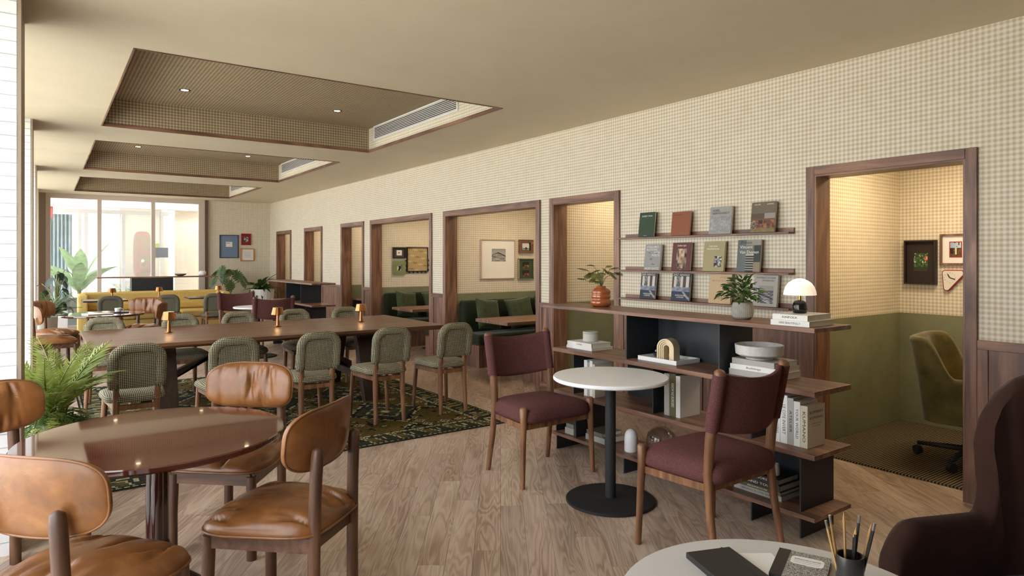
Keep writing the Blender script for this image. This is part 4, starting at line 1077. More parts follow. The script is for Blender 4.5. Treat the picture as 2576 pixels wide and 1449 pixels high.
# plants along the window side at the far end
def rubber(label, loc, seed):
    rr = random.Random(seed); t = thing('potted_plant', label, 'plant', loc)
    obj('planter', MB().box(-.17, .17, -.17, .17, 0, .55), solid('white_planter', 214, 212, 208, .6), t, bevel=.008)
    obj('soil', MB().box(-.155, .155, -.155, .155, .55, .553), 'soil', t)
    lm = [leaf_mesh(.21, .15, .35, .15, 8, 2.2, .42), leaf_mesh(.17, .125, .25, .15, 8, 2.2, .42)]
    for i in range(24):
        az = rr.uniform(0, 2*PI); hg = .58+.72*(i/24)**.9; rad = rr.uniform(.05, .26)
        b = (rad*math.cos(az), rad*math.sin(az), hg)
        obj('stem', MB().tube([(0, 0, .5), (b[0]*.3, b[1]*.3, hg-.15 if hg > .75 else .6), b], .006, 5), 'stem', t, smooth=True)
        place_leaf(lm[i % 2], 'leaf_dark', t, b, az-PI/2+rr.uniform(-.6, .6), rr.uniform(-1.15, -.3), rr.uniform(-.4, .4), rr.uniform(.85, 1.15))
    return t
rubber('dark round-leaved plant in a white planter before the far left window', (.17, 14.15, 0), 4)
pg = thing('potted_fern', 'airy green fern on the floor beside the far left window post', 'plant', (.02, 13.0, 0))
obj('planter', pot_mesh(.14, .16, .52), solid('pale_planter', 196, 190, 180, .7), pg, smooth=True, auto=40)
fm2 = [frond_mesh(.55, .10, 26, .6), frond_mesh(.42, .09, 24, 1.0)]
for i in range(30):
    az = R.uniform(0, 2*PI); place_leaf(fm2[i % 2], 'leaf_fern', pg, (.05*math.cos(az), .05*math.sin(az), .5), az, R.uniform(.6, 1.45), R.uniform(-.5, .5), R.uniform(.85, 1.2), 'frond')
# monstera and broad-leaved plant by the far papered wall
mo = thing('potted_plant', 'monstera with large split leaves behind the end of the mustard sofa', 'plant', (3.44, 15.98, 0))
obj('planter', pot_mesh(.16, .18, .60), solid('white_planter', 214, 212, 208, .6), mo, smooth=True, auto=40)
lm = [monstera_mesh(.27, .27), monstera_mesh(.23, .23)]
for i, (az, hg, rad, el) in enumerate(((3.7, 1.30, .16, -.95), (4.1, 1.12, .22, -1.0), (5.2, 1.20, .20, -.9), (5.6, 1.0, .26, -.8), (3.2, 1.05, .26, -.8), (4.6, .98, .24, -1.0), (1.4, 1.2, .12, -.3), (2.7, 1.2, .2, -.5), (6.1, 1.1, .24, -.7))):
    b = (rad*math.cos(az), rad*math.sin(az), hg)
    obj('stem', MB().tube([(0, 0, .55), (b[0]*.4, b[1]*.4, .55+(hg-.55)*.7), b], .007, 6), 'stem', mo, smooth=True)
    place_leaf(lm[i % 2], 'leaf', mo, b, az-PI/2, el, .3*math.sin(i), 1.0)
bp = thing('potted_plant', 'broad-leaved green plant in a white fluted pot in the far corner', 'plant', (4.04, 15.45, 0))
obj('pot', pot_mesh(.22, .25, .78, 40), 'white', bp, smooth=True, auto=40)
obj('soil', MB().lathe([(.235, .66), (.235, .68), (.003, .69)], n=32), 'soil', bp)
lm = [leaf_mesh(.46, .13, .5, .3, 9, 1.8, .6), leaf_mesh(.38, .12, .9, .3, 9, 1.8, .6)]
for i in range(44):
    az = R.uniform(0, 2*PI); place_leaf(lm[i % 2], 'leaf', bp, (.05*math.cos(az), .05*math.sin(az), .74+.12*R.random()), az, R.uniform(-.1, 1.15), R.uniform(-.3, .3), R.uniform(.85, 1.15))

# ------------------------------------------------------------------ picture ledges with face-out books
def ledge(zb, label, y0, y1):
    t = thing('picture_ledge', label, 'shelf', (W, (y0+y1)/2, zb), 0, 'walnut picture ledges'); L = y1-y0
    obj('ledge_board', MB().box(-.085, -.001, -L/2, L/2, 0, .014), 'walnut_y', t, bevel=.0015)
    obj('back_strip', MB().box(-.016, -.001, -L/2, L/2-.055, .014, .046), 'walnut_y', t, bevel=.0015)
    return t
ledge(1.640, 'topmost walnut picture ledge on the gingham wall', 2.72, 4.49)
ledge(1.338, 'middle walnut picture ledge on the gingham wall', 2.72, 4.49)
ledge(1.078, 'lowest walnut picture ledge on the gingham wall', 2.72, 4.49)
def faceout(label, yc, zb, w, h, d, cov, printed=None, texts=(), lean=deg(7)):
    # stands on a ledge, cover towards -X, top leaning on the wall; local: u = -y (left to right seen from the room), v = up
    t = thing('display_book', label, 'book', (W-.074, yc, zb+.0178), 0, 'face-out books on the picture ledges')
    t.rotation_euler = (0, lean, 0)
    c = .0022
    m = MB(); m.box(0, c, -w/2, w/2, 0, h); m.box(d-c, d, -w/2, w/2, 0, h); m.box(c, d-c, w/2-c, w/2, 0, h)
    co_ = obj('cover', m, cov, t)
    obj('pages', MB().box(c, d-c, -w/2+.004, w/2-c, .003, h-.003), 'paper', t)
    if printed:
        (u0, v0, u1, v1), nxy, fn = printed
        picture('cover_print', (u1-u0)*w, (v1-v0)*h, nxy[0], nxy[1], fn, co_, frame_mat((-.0007, w/2-(u0+u1)/2*w, (v0+v1)/2*h), (0, -1, 0), (0, 0, 1)))
    for s_, u, v, sz, mt, wd_, al in texts:
        text(s_, sz, mt, co_, frame_mat((-.0014, w/2-u*w, v*h), (0, -1, 0), (0, 0, 1)), al, width=wd_*w if wd_ else None)
    return t
def house(u, v):
    if v > .62: return (112, 100, 84)
    if v > .44: return (92, 76, 64) if u < .55 else (150, 146, 140)
    if v > .40: return (120, 78, 54)
    if v > .12:
        if u < .2: return mixc((60, 50, 40), (180, 170, 150), vnoise(u*30, v*30))
        if .32 < u < .5 and v > .28: return (54, 44, 38)
        return mixc((170, 112, 80), (74, 48, 38), vnoise(u*14, v*22, 2))
    return mixc((96, 112, 60), (150, 110, 84), vnoise(u*10, v*8))
def relief(u, v): k = 140+42*vnoise(u*16, v*16, 1)*vnoise(u*7, v*9, 4)+18*(hsh(u*91, v*57)-.5); return (k, k, k)
def noir(a, b, sx, sy, seed): return lambda u, v: mixc(a, b, (vnoise(u*sx, v*sy, seed)*1.6-.3)+.15*(hsh(u*97, v*71)-.5))
def stairs(u, v):
    if u < .38: return mixc((96, 102, 102), (120, 124, 120), u)
    if v > .82: return (150, 146, 134)
    if u > .72: return (52, 58, 56) if v > .3 else (142, 126, 104)
    if v < .56: return (182, 180, 166) if int(v*26) % 2 else (44, 44, 42)
    return (112, 112, 102)
def column_room(u, v):
    if v > .9: return (40, 40, 46)
    if v < .34: return (36, 44, 62) if not (u > .6 and abs(v-(.34-(u-.6)*.7)) < .05) else (150, 150, 150)
    if v < .5: return mixc((150, 156, 168), (84, 96, 116), vnoise(u*9, v*12))
    for c in (.16, .52, .85):
        if abs(u-c) < .07: return (206, 196, 186)
    if abs(u-.35) < .12: return (150, 140, 130) if vnoise(u*22, v*22) > .4 else (84, 90, 84)
    return (76, 64, 60)
def cars(u, v):
    if v < .18: return mixc((20, 20, 26), (230, 230, 232), vnoise(u*8, v*20)*1.4-.3)
    return mixc((40, 40, 42), (178, 174, 168), vnoise(u*7, v*26, 7)) if v < .75 else (150, 144, 136)
def street(u, v): return mixc((30, 30, 32), (214, 210, 204), vnoise(u*6, v*7, 3)*1.5-.25)
def niche(u, v):
    if abs(u-.5)+max(0, .3-v) < .28 and v > .25: return mixc((214, 190, 160), (120, 84, 60), vnoise(u*6, v*6))
    return mixc((40, 26, 20), (196, 176, 156), vnoise(u*5, v*6, 5)*1.3-.25)
CV = lambda *c: solid('book_cover', *c)
faceout('dark green book with white title on the topmost ledge', 4.125, 1.640, .185, .222, .02, CV(30, 58, 34), None, (('ROBERT STILIN', .5, .84, .018, 'ink_white', .66, 'CENTER'), ('ASSOULINE', .45, .04, .006, 'ink_white', .2, 'CENTER')))
faceout('rust brown book on the topmost ledge', 3.735, 1.640, .20, .205, .02, CV(138, 76, 46), None, (('TOM KUNDIG', .36, .86, .012, 'ink', .45, 'CENTER'),))
faceout('grey embossed book with dark serif title on the topmost ledge', 3.33, 1.640, .21, .222, .022, CV(158, 156, 152), ((.03, .03, .97, .66), (26, 26), relief), (('AXEL', .12, .86, .026, 'ink', .34, 'LEFT'), ('VERVOORDT', .1, .75, .024, 'ink', .8, 'LEFT')))
faceout('book with a modern house photograph on the topmost ledge', 2.945, 1.640, .205, .232, .022, CV(112, 100, 84), ((.0, .0, 1, 1), (34, 40), house), (('WALTER', .24, .92, .012, 'ink_white', .26, 'CENTER'), ('AUTHENTIC', .78, .92, .012, 'ink_white', .28, 'CENTER')))
faceout('grey book with bold white title and scattered eyes on the middle ledge', 4.055, 1.338, .19, .232, .022, CV(146, 146, 144), None, (('COLLABO', .1, .90, .026, 'ink_white', .72, 'LEFT'), ('RATIONS', .1, .79, .026, 'ink_white', .66, 'LEFT'), ('WITH', .93, .68, .026, 'ink_white', .36, 'RIGHT'), ('POETS', .93, .57, .026, 'ink_white', .46, 'RIGHT'), ('ALEX KATZ', .5, .06, .026, 'ink_white', .84, 'CENTER'), ('~', .3, .68, .05, 'ink', .14, 'CENTER'), ('~', .72, .66, .05, 'ink', .14, 'CENTER'), ('o', .42, .44, .04, 'ink', .12, 'CENTER'), ('~', .56, .24, .06, 'ink', .18, 'CENTER')))
faceout('dark red book with a rocky photograph on the middle ledge', 3.73, 1.338, .20, .242, .022, CV(92, 36, 32), ((.25, .08, .78, .78), (24, 36), niche), (('Golden Light', .5, .89, .02, 'ink_white', .48, 'CENTER'), ('RIZZOLI', .5, .03, .006, 'ink_white', .1, 'CENTER')))
faceout('khaki book with a small street photograph on the middle ledge', 3.395, 1.338, .205, .245, .022, CV(162, 150, 108), ((.53, .14, .88, .5), (16, 22), street), (('THE NEW', .45, .83, .018, 'ink_white', .42, 'CENTER'), ('PARISIANS', .45, .74, .018, 'ink_white', .58, 'CENTER')))
faceout('grey book with a staircase photograph and handwritten title on the middle ledge', 3.07, 1.338, .205, .25, .022, CV(88, 92, 90), ((.0, .0, 1, 1), (32, 40), stairs), (('Private', .14, .91, .034, 'ink', .46, 'LEFT'), ('Vincent', .1, .77, .034, 'ink_white', .55, 'LEFT'), ('Van Duysen', .1, .61, .034, 'ink_white', .82, 'LEFT')))
faceout('blue and white interiors book on the lowest ledge, left of its twin', 4.11, 1.078, .18, .232, .022, CV(46, 52, 66), ((.0, .0, 1, 1), (30, 38), column_room), (('JAKE ARNOLD', .5, .945, .024, 'ink_white', .9, 'CENTER'), ('INTENTIONAL', .5, .2, .016, 'ink_white', .55, 'CENTER'), ('COMFORT', .5, .13, .016, 'ink_white', .42, 'CENTER')))
faceout('blue and white interiors book on the lowest ledge, right of its twin', 3.735, 1.078, .195, .236, .022, CV(46, 52, 66), ((.0, .0, 1, 1), (30, 38), column_room), (('JAKE ARNOLD', .5, .945, .024, 'ink_white', .9, 'CENTER'), ('INTENTIONAL', .5, .2, .016, 'ink_white', .55, 'CENTER'), ('COMFORT', .5, .13, .016, 'ink_white', .42, 'CENTER')))
faceout('tan book with spaced brown lettering on the lowest ledge', 3.335, 1.078, .21, .238, .024, CV(196, 168, 128), None, (('P I E T', .85, .88, .022, 'walnut_y', .34, 'RIGHT'), ('O U D O L F', .85, .77, .022, 'walnut_y', .7, 'RIGHT'), ('A T', .8, .30, .02, 'walnut_y', .2, 'RIGHT'), ('W O R K', .8, .18, .02, 'walnut_y', .55, 'RIGHT')))
faceout('pale grey book with a car photograph behind the fluted pot', 2.925, 1.078, .20, .238, .024, CV(168, 164, 156), ((.2, .1, .84, .66), (26, 30), cars), (('PORTRAITS OF HOME', .5, .91, .016, 'ink', .8, 'CENTER'), ('INTERIORS', .6, .82, .014, 'ink', .5, 'CENTER')))

# ------------------------------------------------------------------ framed pictures
def framed(label, c, ex, w, h, fm, fw=.02, depth=.03, mount=None, printed=None, extra=None, group=None, fb=.002, name='framed_picture', glossy=True):
    ex = Vector(ex); n = ex.cross(Vector((0, 0, 1)))       # n points into the room
    t = thing(name, label, 'picture', c, 0, group); t.matrix_world = frame_mat(c, ex, (0, 0, 1))
    # local: x along the wall, y up, z towards the room, back at z = 0
    m = MB()
    for bb in ((-w/2, w/2, h/2-fw, h/2), (-w/2, w/2, -h/2, -h/2+fw), (-w/2, -w/2+fw, -h/2+fw, h/2-fw), (w/2-fw, w/2, -h/2+fw, h/2-fw)): m.box(bb[0], bb[1], bb[2], bb[3], 0, depth)
    obj('frame', m, fm, t, bevel=fb)
    mo_ = t
    if mount: mo_ = obj('mount', MB().box(-w/2+fw, w/2-fw, -h/2+fw, h/2-fw, .001, depth*.35), mount, t)
    if printed:
        for (u, v, pw, ph), nxy, fn in printed:
            picture('print', pw, ph, nxy[0], nxy[1], fn, mo_, Matrix.Translation((u, v, depth*.35+.001)))
    return t
def flowers(u, v):
    if v < .25: return mixc((70, 56, 44), (40, 60, 44), vnoise(u*6, v*6))
    k = vnoise(u*13, v*15, 2)
    if k > .74 and v > .45: return (224, 190, 184)
    if u > .75 and .6 < v < .85 and k > .3: return (226, 110, 96)
    return mixc((20, 46, 40), (92, 130, 64), vnoise(u*9, v*11, 8))
def horses(u, v):
    if v > .62: return mixc((150, 176, 214), (196, 206, 224), u) if vnoise(u*5, v*7) < .72 or u < .3 else (60, 48, 40)
    if .45 < u < .62 and .15 < v: return (228, 206, 176)
    if u < .3 and v > .2: return (48, 34, 28)
    return mixc((120, 98, 66), (70, 52, 36), vnoise(u*9, v*9))
def dune(u, v):
    r = .5+.14*math.sin(u*3.4+.2)-.1*abs(u-.5)
    if v > r+.06: return mixc((208, 208, 206), (150, 150, 150), v)
    if v > r-.02: return (40, 40, 40) if .3 < u < .98 else (120, 120, 120)
    return mixc((196, 196, 194), (96, 96, 96), vnoise(u*6, v*20, 2))
def beach(u, v):
    if abs(u-.55)+abs(v-.22)*1.1 < .24: return (38, 26, 24) if v > .2 else (170, 36, 46)
    return (222, 222, 220) if v > .32 else (120, 164, 158)
def dusk(u, v): return mixc((40, 30, 24), (168, 118, 84), vnoise(u*9, v*5, 3)*1.3-.2) if v < .5 else (38, 34, 28)
def weave(u, v): return mixc((206, 186, 142), (150, 126, 84), .5+.5*math.sin(60*(u+.25*math.sin(v*22+u*5))))
def silhouette(u, v): return (24, 24, 24) if abs(u-.45-.25*math.sin(v*3)) < .24 and v < .8 else (226, 226, 222)
def cherry(u, v): return (150, 24, 40) if math.hypot(u-.45, v-.5) < .13 else (232, 230, 228)
def mountain(u, v): return mixc((40, 40, 40), (220, 220, 216), vnoise(u*6, v*6, 9)*1.4-.2)
def sketch(u, v): return (196, 190, 184) if vnoise(u*12, v*12, 3) > .78 else (226, 224, 222)
def card(u, v): return (190, 120, 130) if abs(v-.75) < .06 and u < .6 else (232, 230, 228)
EXB = (0, -1, 0)   # study booth back wall, facing -X
framed('deep black frame with a small flower photograph in the study booth', (XB, 2.597, 1.427), EXB, .255, .385, solid('espresso_frame', 36, 26, 22, .45), .014, .05, solid('espresso_mount', 44, 32, 28, .8), [((.0, .0, .11, .155), (22, 30), flowers)])
framed('walnut frame with white mount and red edged photograph in the study booth', (XB, 2.335, 1.535), EXB, .225, .265, 'walnut_y', .018, .025, 'white', [((.005, .0, .096, .135), (2, 2), lambda u, v: (168, 34, 36)), ])
fp = [o for o in bpy.data.objects if o.get('label', '').startswith('walnut frame with white mount')][0]
picture('print', .082, .12, 20, 26, horses, fp, Matrix.Translation((.005, 0, .0112)))
# triangular red wall clock
ck = thing('wall_clock', 'red rimmed rounded triangular wall clock with black hands in the study booth', 'clock', (XB, 2.35, 1.28)); ck.matrix_world = frame_mat((XB, 2.345, 1.285), EXB, (0, 0, 1))
def rtri(r, off):
    cs = [(-.055, .05), (.06, .05), (-.045, -.075)]; out = []
    for (x, y), (a0, a1) in zip((cs[1], cs[0], cs[2]), ((-.7, PI/2), (PI/2, PI), (PI, 2*PI-.7))):
        for i in range(9): a = a0+(a1-a0)*i/8; out.append((x+(r+off)*math.cos(a), y+(r+off)*math.sin(a)))
    return out
obj('clock_rim', MB().prism(rtri(.028, 0), 0, .03), 'red_lacquer', ck, bevel=.004)
obj('clock_face', MB().prism(rtri(.028, -.008), .03, .032), solid('clock_white', 226, 222, 214), ck)
for i in range(12):
    a = PI/2-2*PI*(i+1)/12
    text(str(i+1), .014, 'red_lacquer', ck, Matrix.Translation((-.02+.042*math.cos(a), .012+.042*math.sin(a), .0325)), name='numeral')
for L, a in ((.034, deg(118)), (.042, deg(-18))):
    obj('clock_hand', MB().obox((-.02+L/2*math.cos(a), .012+L/2*math.sin(a), .035), (L, .007, .002), Matrix.Rotation(a, 3, 'Z')), 'ink', ck)
EXS = (1, 0, 0)    # walls facing -Y
YE, YD = 7.88, 10.38
framed('large pale framed landscape with wide white mount in the nearer green booth', (5.36, YE, 1.455), EXS, .60, .57, solid('pale_wood_frame', 186, 164, 146), .012, .03, 'white', [((.015, .06, .245, .185), (34, 24), dune)])
framed('small brown frame with a seaside photograph in the nearer green booth', (5.86, YE, 1.645), EXS, .255, .20, 'walnut_x', .04, .045, solid('espresso_mount', 44, 32, 28, .8), [((0, 0, .13, .11), (20, 16), beach)])
framed('silver rimmed green frame with two small photographs in the nearer green booth', (5.86, YE, 1.31), EXS, .285, .315, plain('silver', rgb(190, 190, 188), .25, 1), .012, .04, solid('moss_mount', 62, 76, 46), [((0, .06, .13, .09), (20, 14), dusk), ((0, -.065, .13, .09), (20, 14), dusk)], fb=.006)
framed('small black frame with a red cherry print in the farther green booth', (4.995, YD, 1.567), EXS, .24, .195, solid('espresso_frame', 36, 26, 22, .45), .02, .05, solid('charcoal_mount', 66, 62, 62), [((0, 0, .10, .09), (20, 18), cherry)])
framed('small green frame with a black and white print in the farther green booth', (4.99, YD, 1.31), EXS, .235, .235, solid('sage_frame', 122, 132, 92), .07, .04, solid('sage_frame', 122, 132, 92), [((0, 0, .085, .10), (18, 20), silhouette)])
tx_ = framed('large woven straw panel with black beaded edge in the farther green booth', (5.345, YD, 1.455), EXS, .41, .43, 'ink', .012, .04, None, [((0, 0, .385, .405), (60, 50), weave)])
for i in range(5):
    o = obj('bead', MB().lathe([(.002, -.018), (.014, -.012), (.018, 0), (.014, .012), (.002, .018)], n=12), 'ink', tx_, smooth=True); o.location = (-.16+.08*i, -.228, .02)
for s in (-1, 1):
    for i in range(3):
        o = obj('bead', MB().lathe([(.002, -.018), (.014, -.012), (.018, 0), (.014, .012), (.002, .018)], n=12), 'ink', tx_, smooth=True); o.location = (s*.222, -.19+.085*i, .02)
framed('tall blue framed print with a small white card on the far papered wall', (3.56, YF, 1.76), EXS, .42, .545, solid('navy_frame', 34, 38, 52), .014, .03, solid('slate_blue', 112, 132, 160), [((0, .05, .145, .12), (20, 16), card)])
framed('small red frame with a mountain photograph on the far papered wall', (3.945, YF, 1.935), EXS, .225, .275, solid('crimson', 138, 24, 34), .022, .03, solid('crimson_mount', 128, 20, 30), [((0, 0, .10, .12), (16, 20), mountain)])
framed('small oak frame with a pale sketch on the far papered wall', (3.975, YF, 1.567), EXS, .32, .31, solid('honey_oak', 186, 132, 72), .024, .03, 'white', [((0, 0, .16, .15), (24, 24), sketch)])

# ------------------------------------------------------------------ green velvet booths
def pillow_mesh(s=.22, t=.07, n=14):
    def P(u, v, sg):
        a, b = u*2-1, v*2-1; pin = .10
        x = a*(1-pin*(1-b*b)); y = b*(1-pin*(1-a*a))
        return (x*s, sg*t*(max(0, 1-a**4)*max(0, 1-b**4))**.6, y*s)
    mb = MB().grid(lambda u, v: P(u, v, 1), n, n); mb.f = [f[::-1] for f in mb.f]; mb.grid(lambda u, v: P(u, v, -1), n, n)
    me = mb.mesh('pillow'); bm = bmesh.new(); bm.from_mesh(me); bmesh.ops.remove_doubles(bm, verts=bm.verts, dist=1e-4); bm.to_mesh(me); bm.free()
    return me
PM = pillow_mesh()
def bench(label, x0, x1, yw, dirn, group):
    # bench along a side wall; yw = wall, dirn = -1 faces -y
    t = thing('banquette', label, 'sofa', ((x0+x1)/2, yw, 0), 0 if dirn < 0 else PI, group); h = (x1-x0)/2
    obj('base', MB().box(-h+.02, h, -.52, -.005, 0, .30), 'walnut_z', t)
    obj('seat_cushion', MB().box(-h, h, -.56, -.1, .305, .45), 'green_velvet', t, bevel=.04, seg=4)
    n = 3
    for i in range(n):
        obj('backrest', MB().box(-h+2*h*i/n+.002, -h+2*h*(i+1)/n-.002, -.17, -.005, .40, .885), 'green_velvet', t, bevel=.045, seg=4)
    obj('end_panel', MB().box(-h-.025, -h, -.5, -.005, .40, .86), 'green_velvet', t, bevel=.012, seg=3) if False else None
    return t
for nm, (a, b), tz in (('nearer', (5.80, 7.88), .69), ('farther', (8.31, 10.38), .69)):
    bench('dark green velvet banquette along the far side of the %s booth' % nm, 4.69, XB-.01, b, -1, 'booth banquettes')
    bench('dark green velvet banquette along the near side of the %s booth' % nm, 4.69, XB-.01, a, 1, 'booth banquettes')
    for j, (x, rz) in enumerate(((4.98, .2), (5.53, -.08), (6.00, .05))):
        o = link('cushion', PM, 'pillow_green', None, smooth=True); o.location = (x, b-.335, .70); o.rotation_euler = (deg(-16), .12*(-1)**j, rz)
        tag(o, ['green velvet cushion nearest the opening of the %s green booth', 'green velvet cushion in the middle of the %s green booth', 'green velvet cushion at the back of the %s green booth'][j] % nm, 'cushion', 'booth cushions')
    cy_ = (a+b)/2
    t = thing('booth_table', 'walnut table in the %s green booth' % nm, 'table', (5.3, cy_, 0), 0, 'booth tables')
    obj('table_top', MB().box(-.76, .80, -.38, .34, tz-.042, tz), 'walnut_x', t, bevel=.003)
    obj('column', MB().cyl((.0, 0, .02), (.0, 0, tz-.042), .04, .04, 16), 'black_powder', t, smooth=True, auto=40)
    obj('base_plate', MB().box(-.28, .28, -.2, .2, 0, .02), 'black_powder', t)
ds = thing('booth_desk', 'narrow wall desk in the single booth beside the farther green booth', 'desk', (5.5, 11.73, 0))
obj('desk_top', MB().box(-.8, .7, -.42, -.005, .70, .73), 'walnut_x', ds)
obj('support', MB().box(-.8, .7, -.02, -.005, .0, .70), 'metal_dark', ds)
obj('support', MB().box(.66, .70, -.4, -.02, .0, .70), 'metal_dark', ds)

# ------------------------------------------------------------------ shell chairs
def shell(hw, front, rear, zb, zarm, zback, th, rc, n=64, bulge=.05, taper=.0, rise=(.30, .62), m=12, lean=0.0, armdrop=0):
    # horseshoe wall: plan runs from one arm front round the back to the other; top height rises from the arm to the back
    per = []; straight = front+rear-rc; arc = PI/2*rc; flat = 2*(hw-rc); tot = 2*straight+2*arc+flat
    def plan(s):
        if s < straight: return Vector((hw, front-s, 0)), Vector((1, 0, 0))
        s -= straight
        if s < arc: a = s/rc; return Vector((hw-rc+rc*math.cos(a), -rear+rc-rc*math.sin(a), 0)), Vector((math.cos(a), -math.sin(a), 0))
        s -= arc
        if s < flat: return Vector((hw-rc-s, -rear, 0)), Vector((0, -1, 0))
        s -= flat
        if s < arc: a = s/rc; return Vector((-hw+rc-rc*math.sin(a), -rear+rc-rc*math.cos(a), 0)), Vector((-math.sin(a), -math.cos(a), 0))
        s -= arc; return Vector((-hw, -rear+rc+s, 0)), Vector((-1, 0, 0))
    v = []; f = []
    for i in range(n+1):
        s = tot*i/n; p, nr = plan(s); k = min(s, tot-s)/(tot/2)
        e = max(0, min(1, (k-rise[0])/(rise[1]-rise[0]))); e = e*e*(3-2*e)
        fr_ = max(0, 1-k/.12)           # rounding at the arm front
        zt = zarm-armdrop*max(0, 1-k/.3)+(zback-zarm)*e-(.10*fr_*fr_)
        prof = [(-th/2, zb), (-th/2, zb+(zt-zb)*.5), (-th/2, zt-th*.6), (-th*.38, zt-th*.2), (0, zt), (th*.38, zt-th*.2), (th/2, zt-th*.6), (th/2, zb+(zt-zb)*.5), (th/2, zb)]
        for d_, z_ in prof:
            hgt = (z_-zb)/max(1e-6, zback-zb)
            q_ = p+nr*d_; sc_ = 1-taper*(1-min(1, hgt*1.4))
            fw_ = bulge*math.sin(PI*min(1, max(0, (z_-zarm)/max(1e-6, zback-zarm)*.9)))*e*abs(nr.x) if z_ > zarm else 0
            v.append((q_.x*sc_, q_.y*sc_+fw_-lean*max(0, z_-zarm), z_))
    P = 9
    for i in range(n):
        for j in range(P-1): f.append((i*P+j, i*P+j+1, (i+1)*P+j+1, (i+1)*P+j))
        f.append((i*P+P-1, i*P, (i+1)*P, (i+1)*P+P-1))
    f.append(tuple(range(P))[::-1]); f.append(tuple(range(n*P, n*P+P)))
    return MB().add(v, f)
wc = thing('wing_armchair', 'dark brown velvet wing armchair cut by the right edge', 'armchair', (2.37, .60, 0), math.atan2(.92, .39))
obj('shell', shell(.35, .30, .30, .16, .60, 1.06, .09, .17, 96, .15, .06, (.42, .60), lean=.12), 'brown_velvet', wc, smooth=True, auto=70)
def wsf(q, r, sg): return (q[0], q[1]+.05, q[2]+.36)
obj('seat_cushion', MB().cushion(.30, .31, .07, .07, .3, 4, 64, 8, wsf), 'brown_velvet', wc, smooth=True)
obj('seat_base', MB().box(-.29, .29, -.24, .27, .16, .30), 'brown_velvet', wc, bevel=.02)
for sx in (-1, 1):
    for sy in (-.24, .26): obj('leg', MB().cyl((sx*.27, sy, 0), (sx*.25, sy*.95, .17), .014, .02), 'leather_leg', wc, smooth=True, auto=40)
oc = thing('office_chair', 'olive velvet swivel armchair on black castors in the study booth', 'chair', (5.29, 1.90, .012), deg(-170))
obj('shell', shell(.30, .25, .25, .31, .63, .90, .06, .15, 60, .02, .16, (.36, .56), lean=.16, armdrop=.07), 'olive_velvet', oc, smooth=True, auto=70)
def osf(q, r, sg): return (q[0], q[1]+.01, q[2]+.42)
obj('seat', MB().cushion(.245, .235, .05, .05, .35, 3.5, 56, 8, osf), 'olive_velvet', oc, smooth=True)
obj('under_shell', MB().cushion(.24, .23, .05, .03, .5, 2.5, 48, 6, lambda q, r, sg: (q[0], q[1], q[2]+.375)), 'olive_velvet', oc, smooth=True)
obj('column', MB().cyl((0, 0, .08), (0, 0, .36), .025, .025, 16), 'black_powder', oc, smooth=True, auto=40)
for k in range(4):
    a = k*PI/2-.1; ca, sa = math.cos(a), math.sin(a)
    obj('base_arm', MB().tube([(0, 0, .105), (.16*ca, .16*sa, .095), (.31*ca, .31*sa, .085)], lambda q_: .022-.008*q_, 8), 'black_powder', oc, smooth=True)
    w_ = obj('castor', MB().cyl((-.018, 0, 0), (.018, 0, 0), .032, .032, 18), 'black_powder', oc, smooth=True, auto=40); w_.location = (.31*ca, .31*sa, .034); w_.rotation_euler = (0, 0, a+1)

# ------------------------------------------------------------------ pale round table in front, with stationery
FT = (1.467, .902); FZ = .60
ft = thing('coffee_table', 'round pale grey table at the bottom edge with notebooks and a pencil cup', 'table', (FT[0], FT[1], 0))
obj('table_top', MB().lathe([(.36, FZ-.03), (.405, FZ-.028), (.413, FZ-.022), (.413, FZ-.008), (.408, FZ), (.2, FZ+.0002)], n=96), 'grey_top', ft, smooth=True, auto=30)
obj('column', MB().cyl((0, 0, .012), (0, 0, FZ-.03), .035, .035, 24), 'black_powder', ft, smooth=True, auto=40)
obj('base_plate', MB().lathe([(.25, 0), (.25, .012), (.04, .016)], n=48), 'black_powder', ft, smooth=True, auto=30)
def quad_obj(name, label, cat, p00, p10, w, d, h, parts, zb, group=None):
    # p00 -> p10 gives the far edge direction; the thing extends towards the camera by d
    ex = Vector((p10[0]-p00[0], p10[1]-p00[1], 0)).normalized(); ey = Vector((ex.y, -ex.x, 0))
    if ey.dot(Vector((-1.4, -.9, 0))) < 0: ey = -ey
    c = Vector((p00[0], p00[1], 0))+ex*w/2+ey*d/2
    t = thing(name, label, cat, (c.x, c.y, zb), math.atan2(ex.y, ex.x), group)
    parts(t, w, d, h); return t
def nb_black(t, w, d, h):
    c = .002; m = MB(); m.box(-w/2, w/2, -d/2, d/2, 0, c); m.box(-w/2, w/2, -d/2, d/2, h-c, h); m.box(-w/2, -w/2+c, -d/2, d/2, c, h-c)
    obj('cover', m, solid('black_cover', 34, 32, 30, .6), t, bevel=.0008)
    obj('pages', MB().box(-w/2+c, w/2-.003, -d/2+.002, d/2-.002, c, h-c), 'paper', t)
    obj('elastic_band', MB().box(w/2-.028, w/2-.022, -d/2-.0008, d/2+.0008, -.0002, h+.0008), 'ink', t)
quad_obj('notebook', 'black hardcover notebook with elastic band on the pale round table', 'notebook', (1.487, 1.232), (1.618, 1.183), .14, .19, .016, nb_black, FZ+.001)
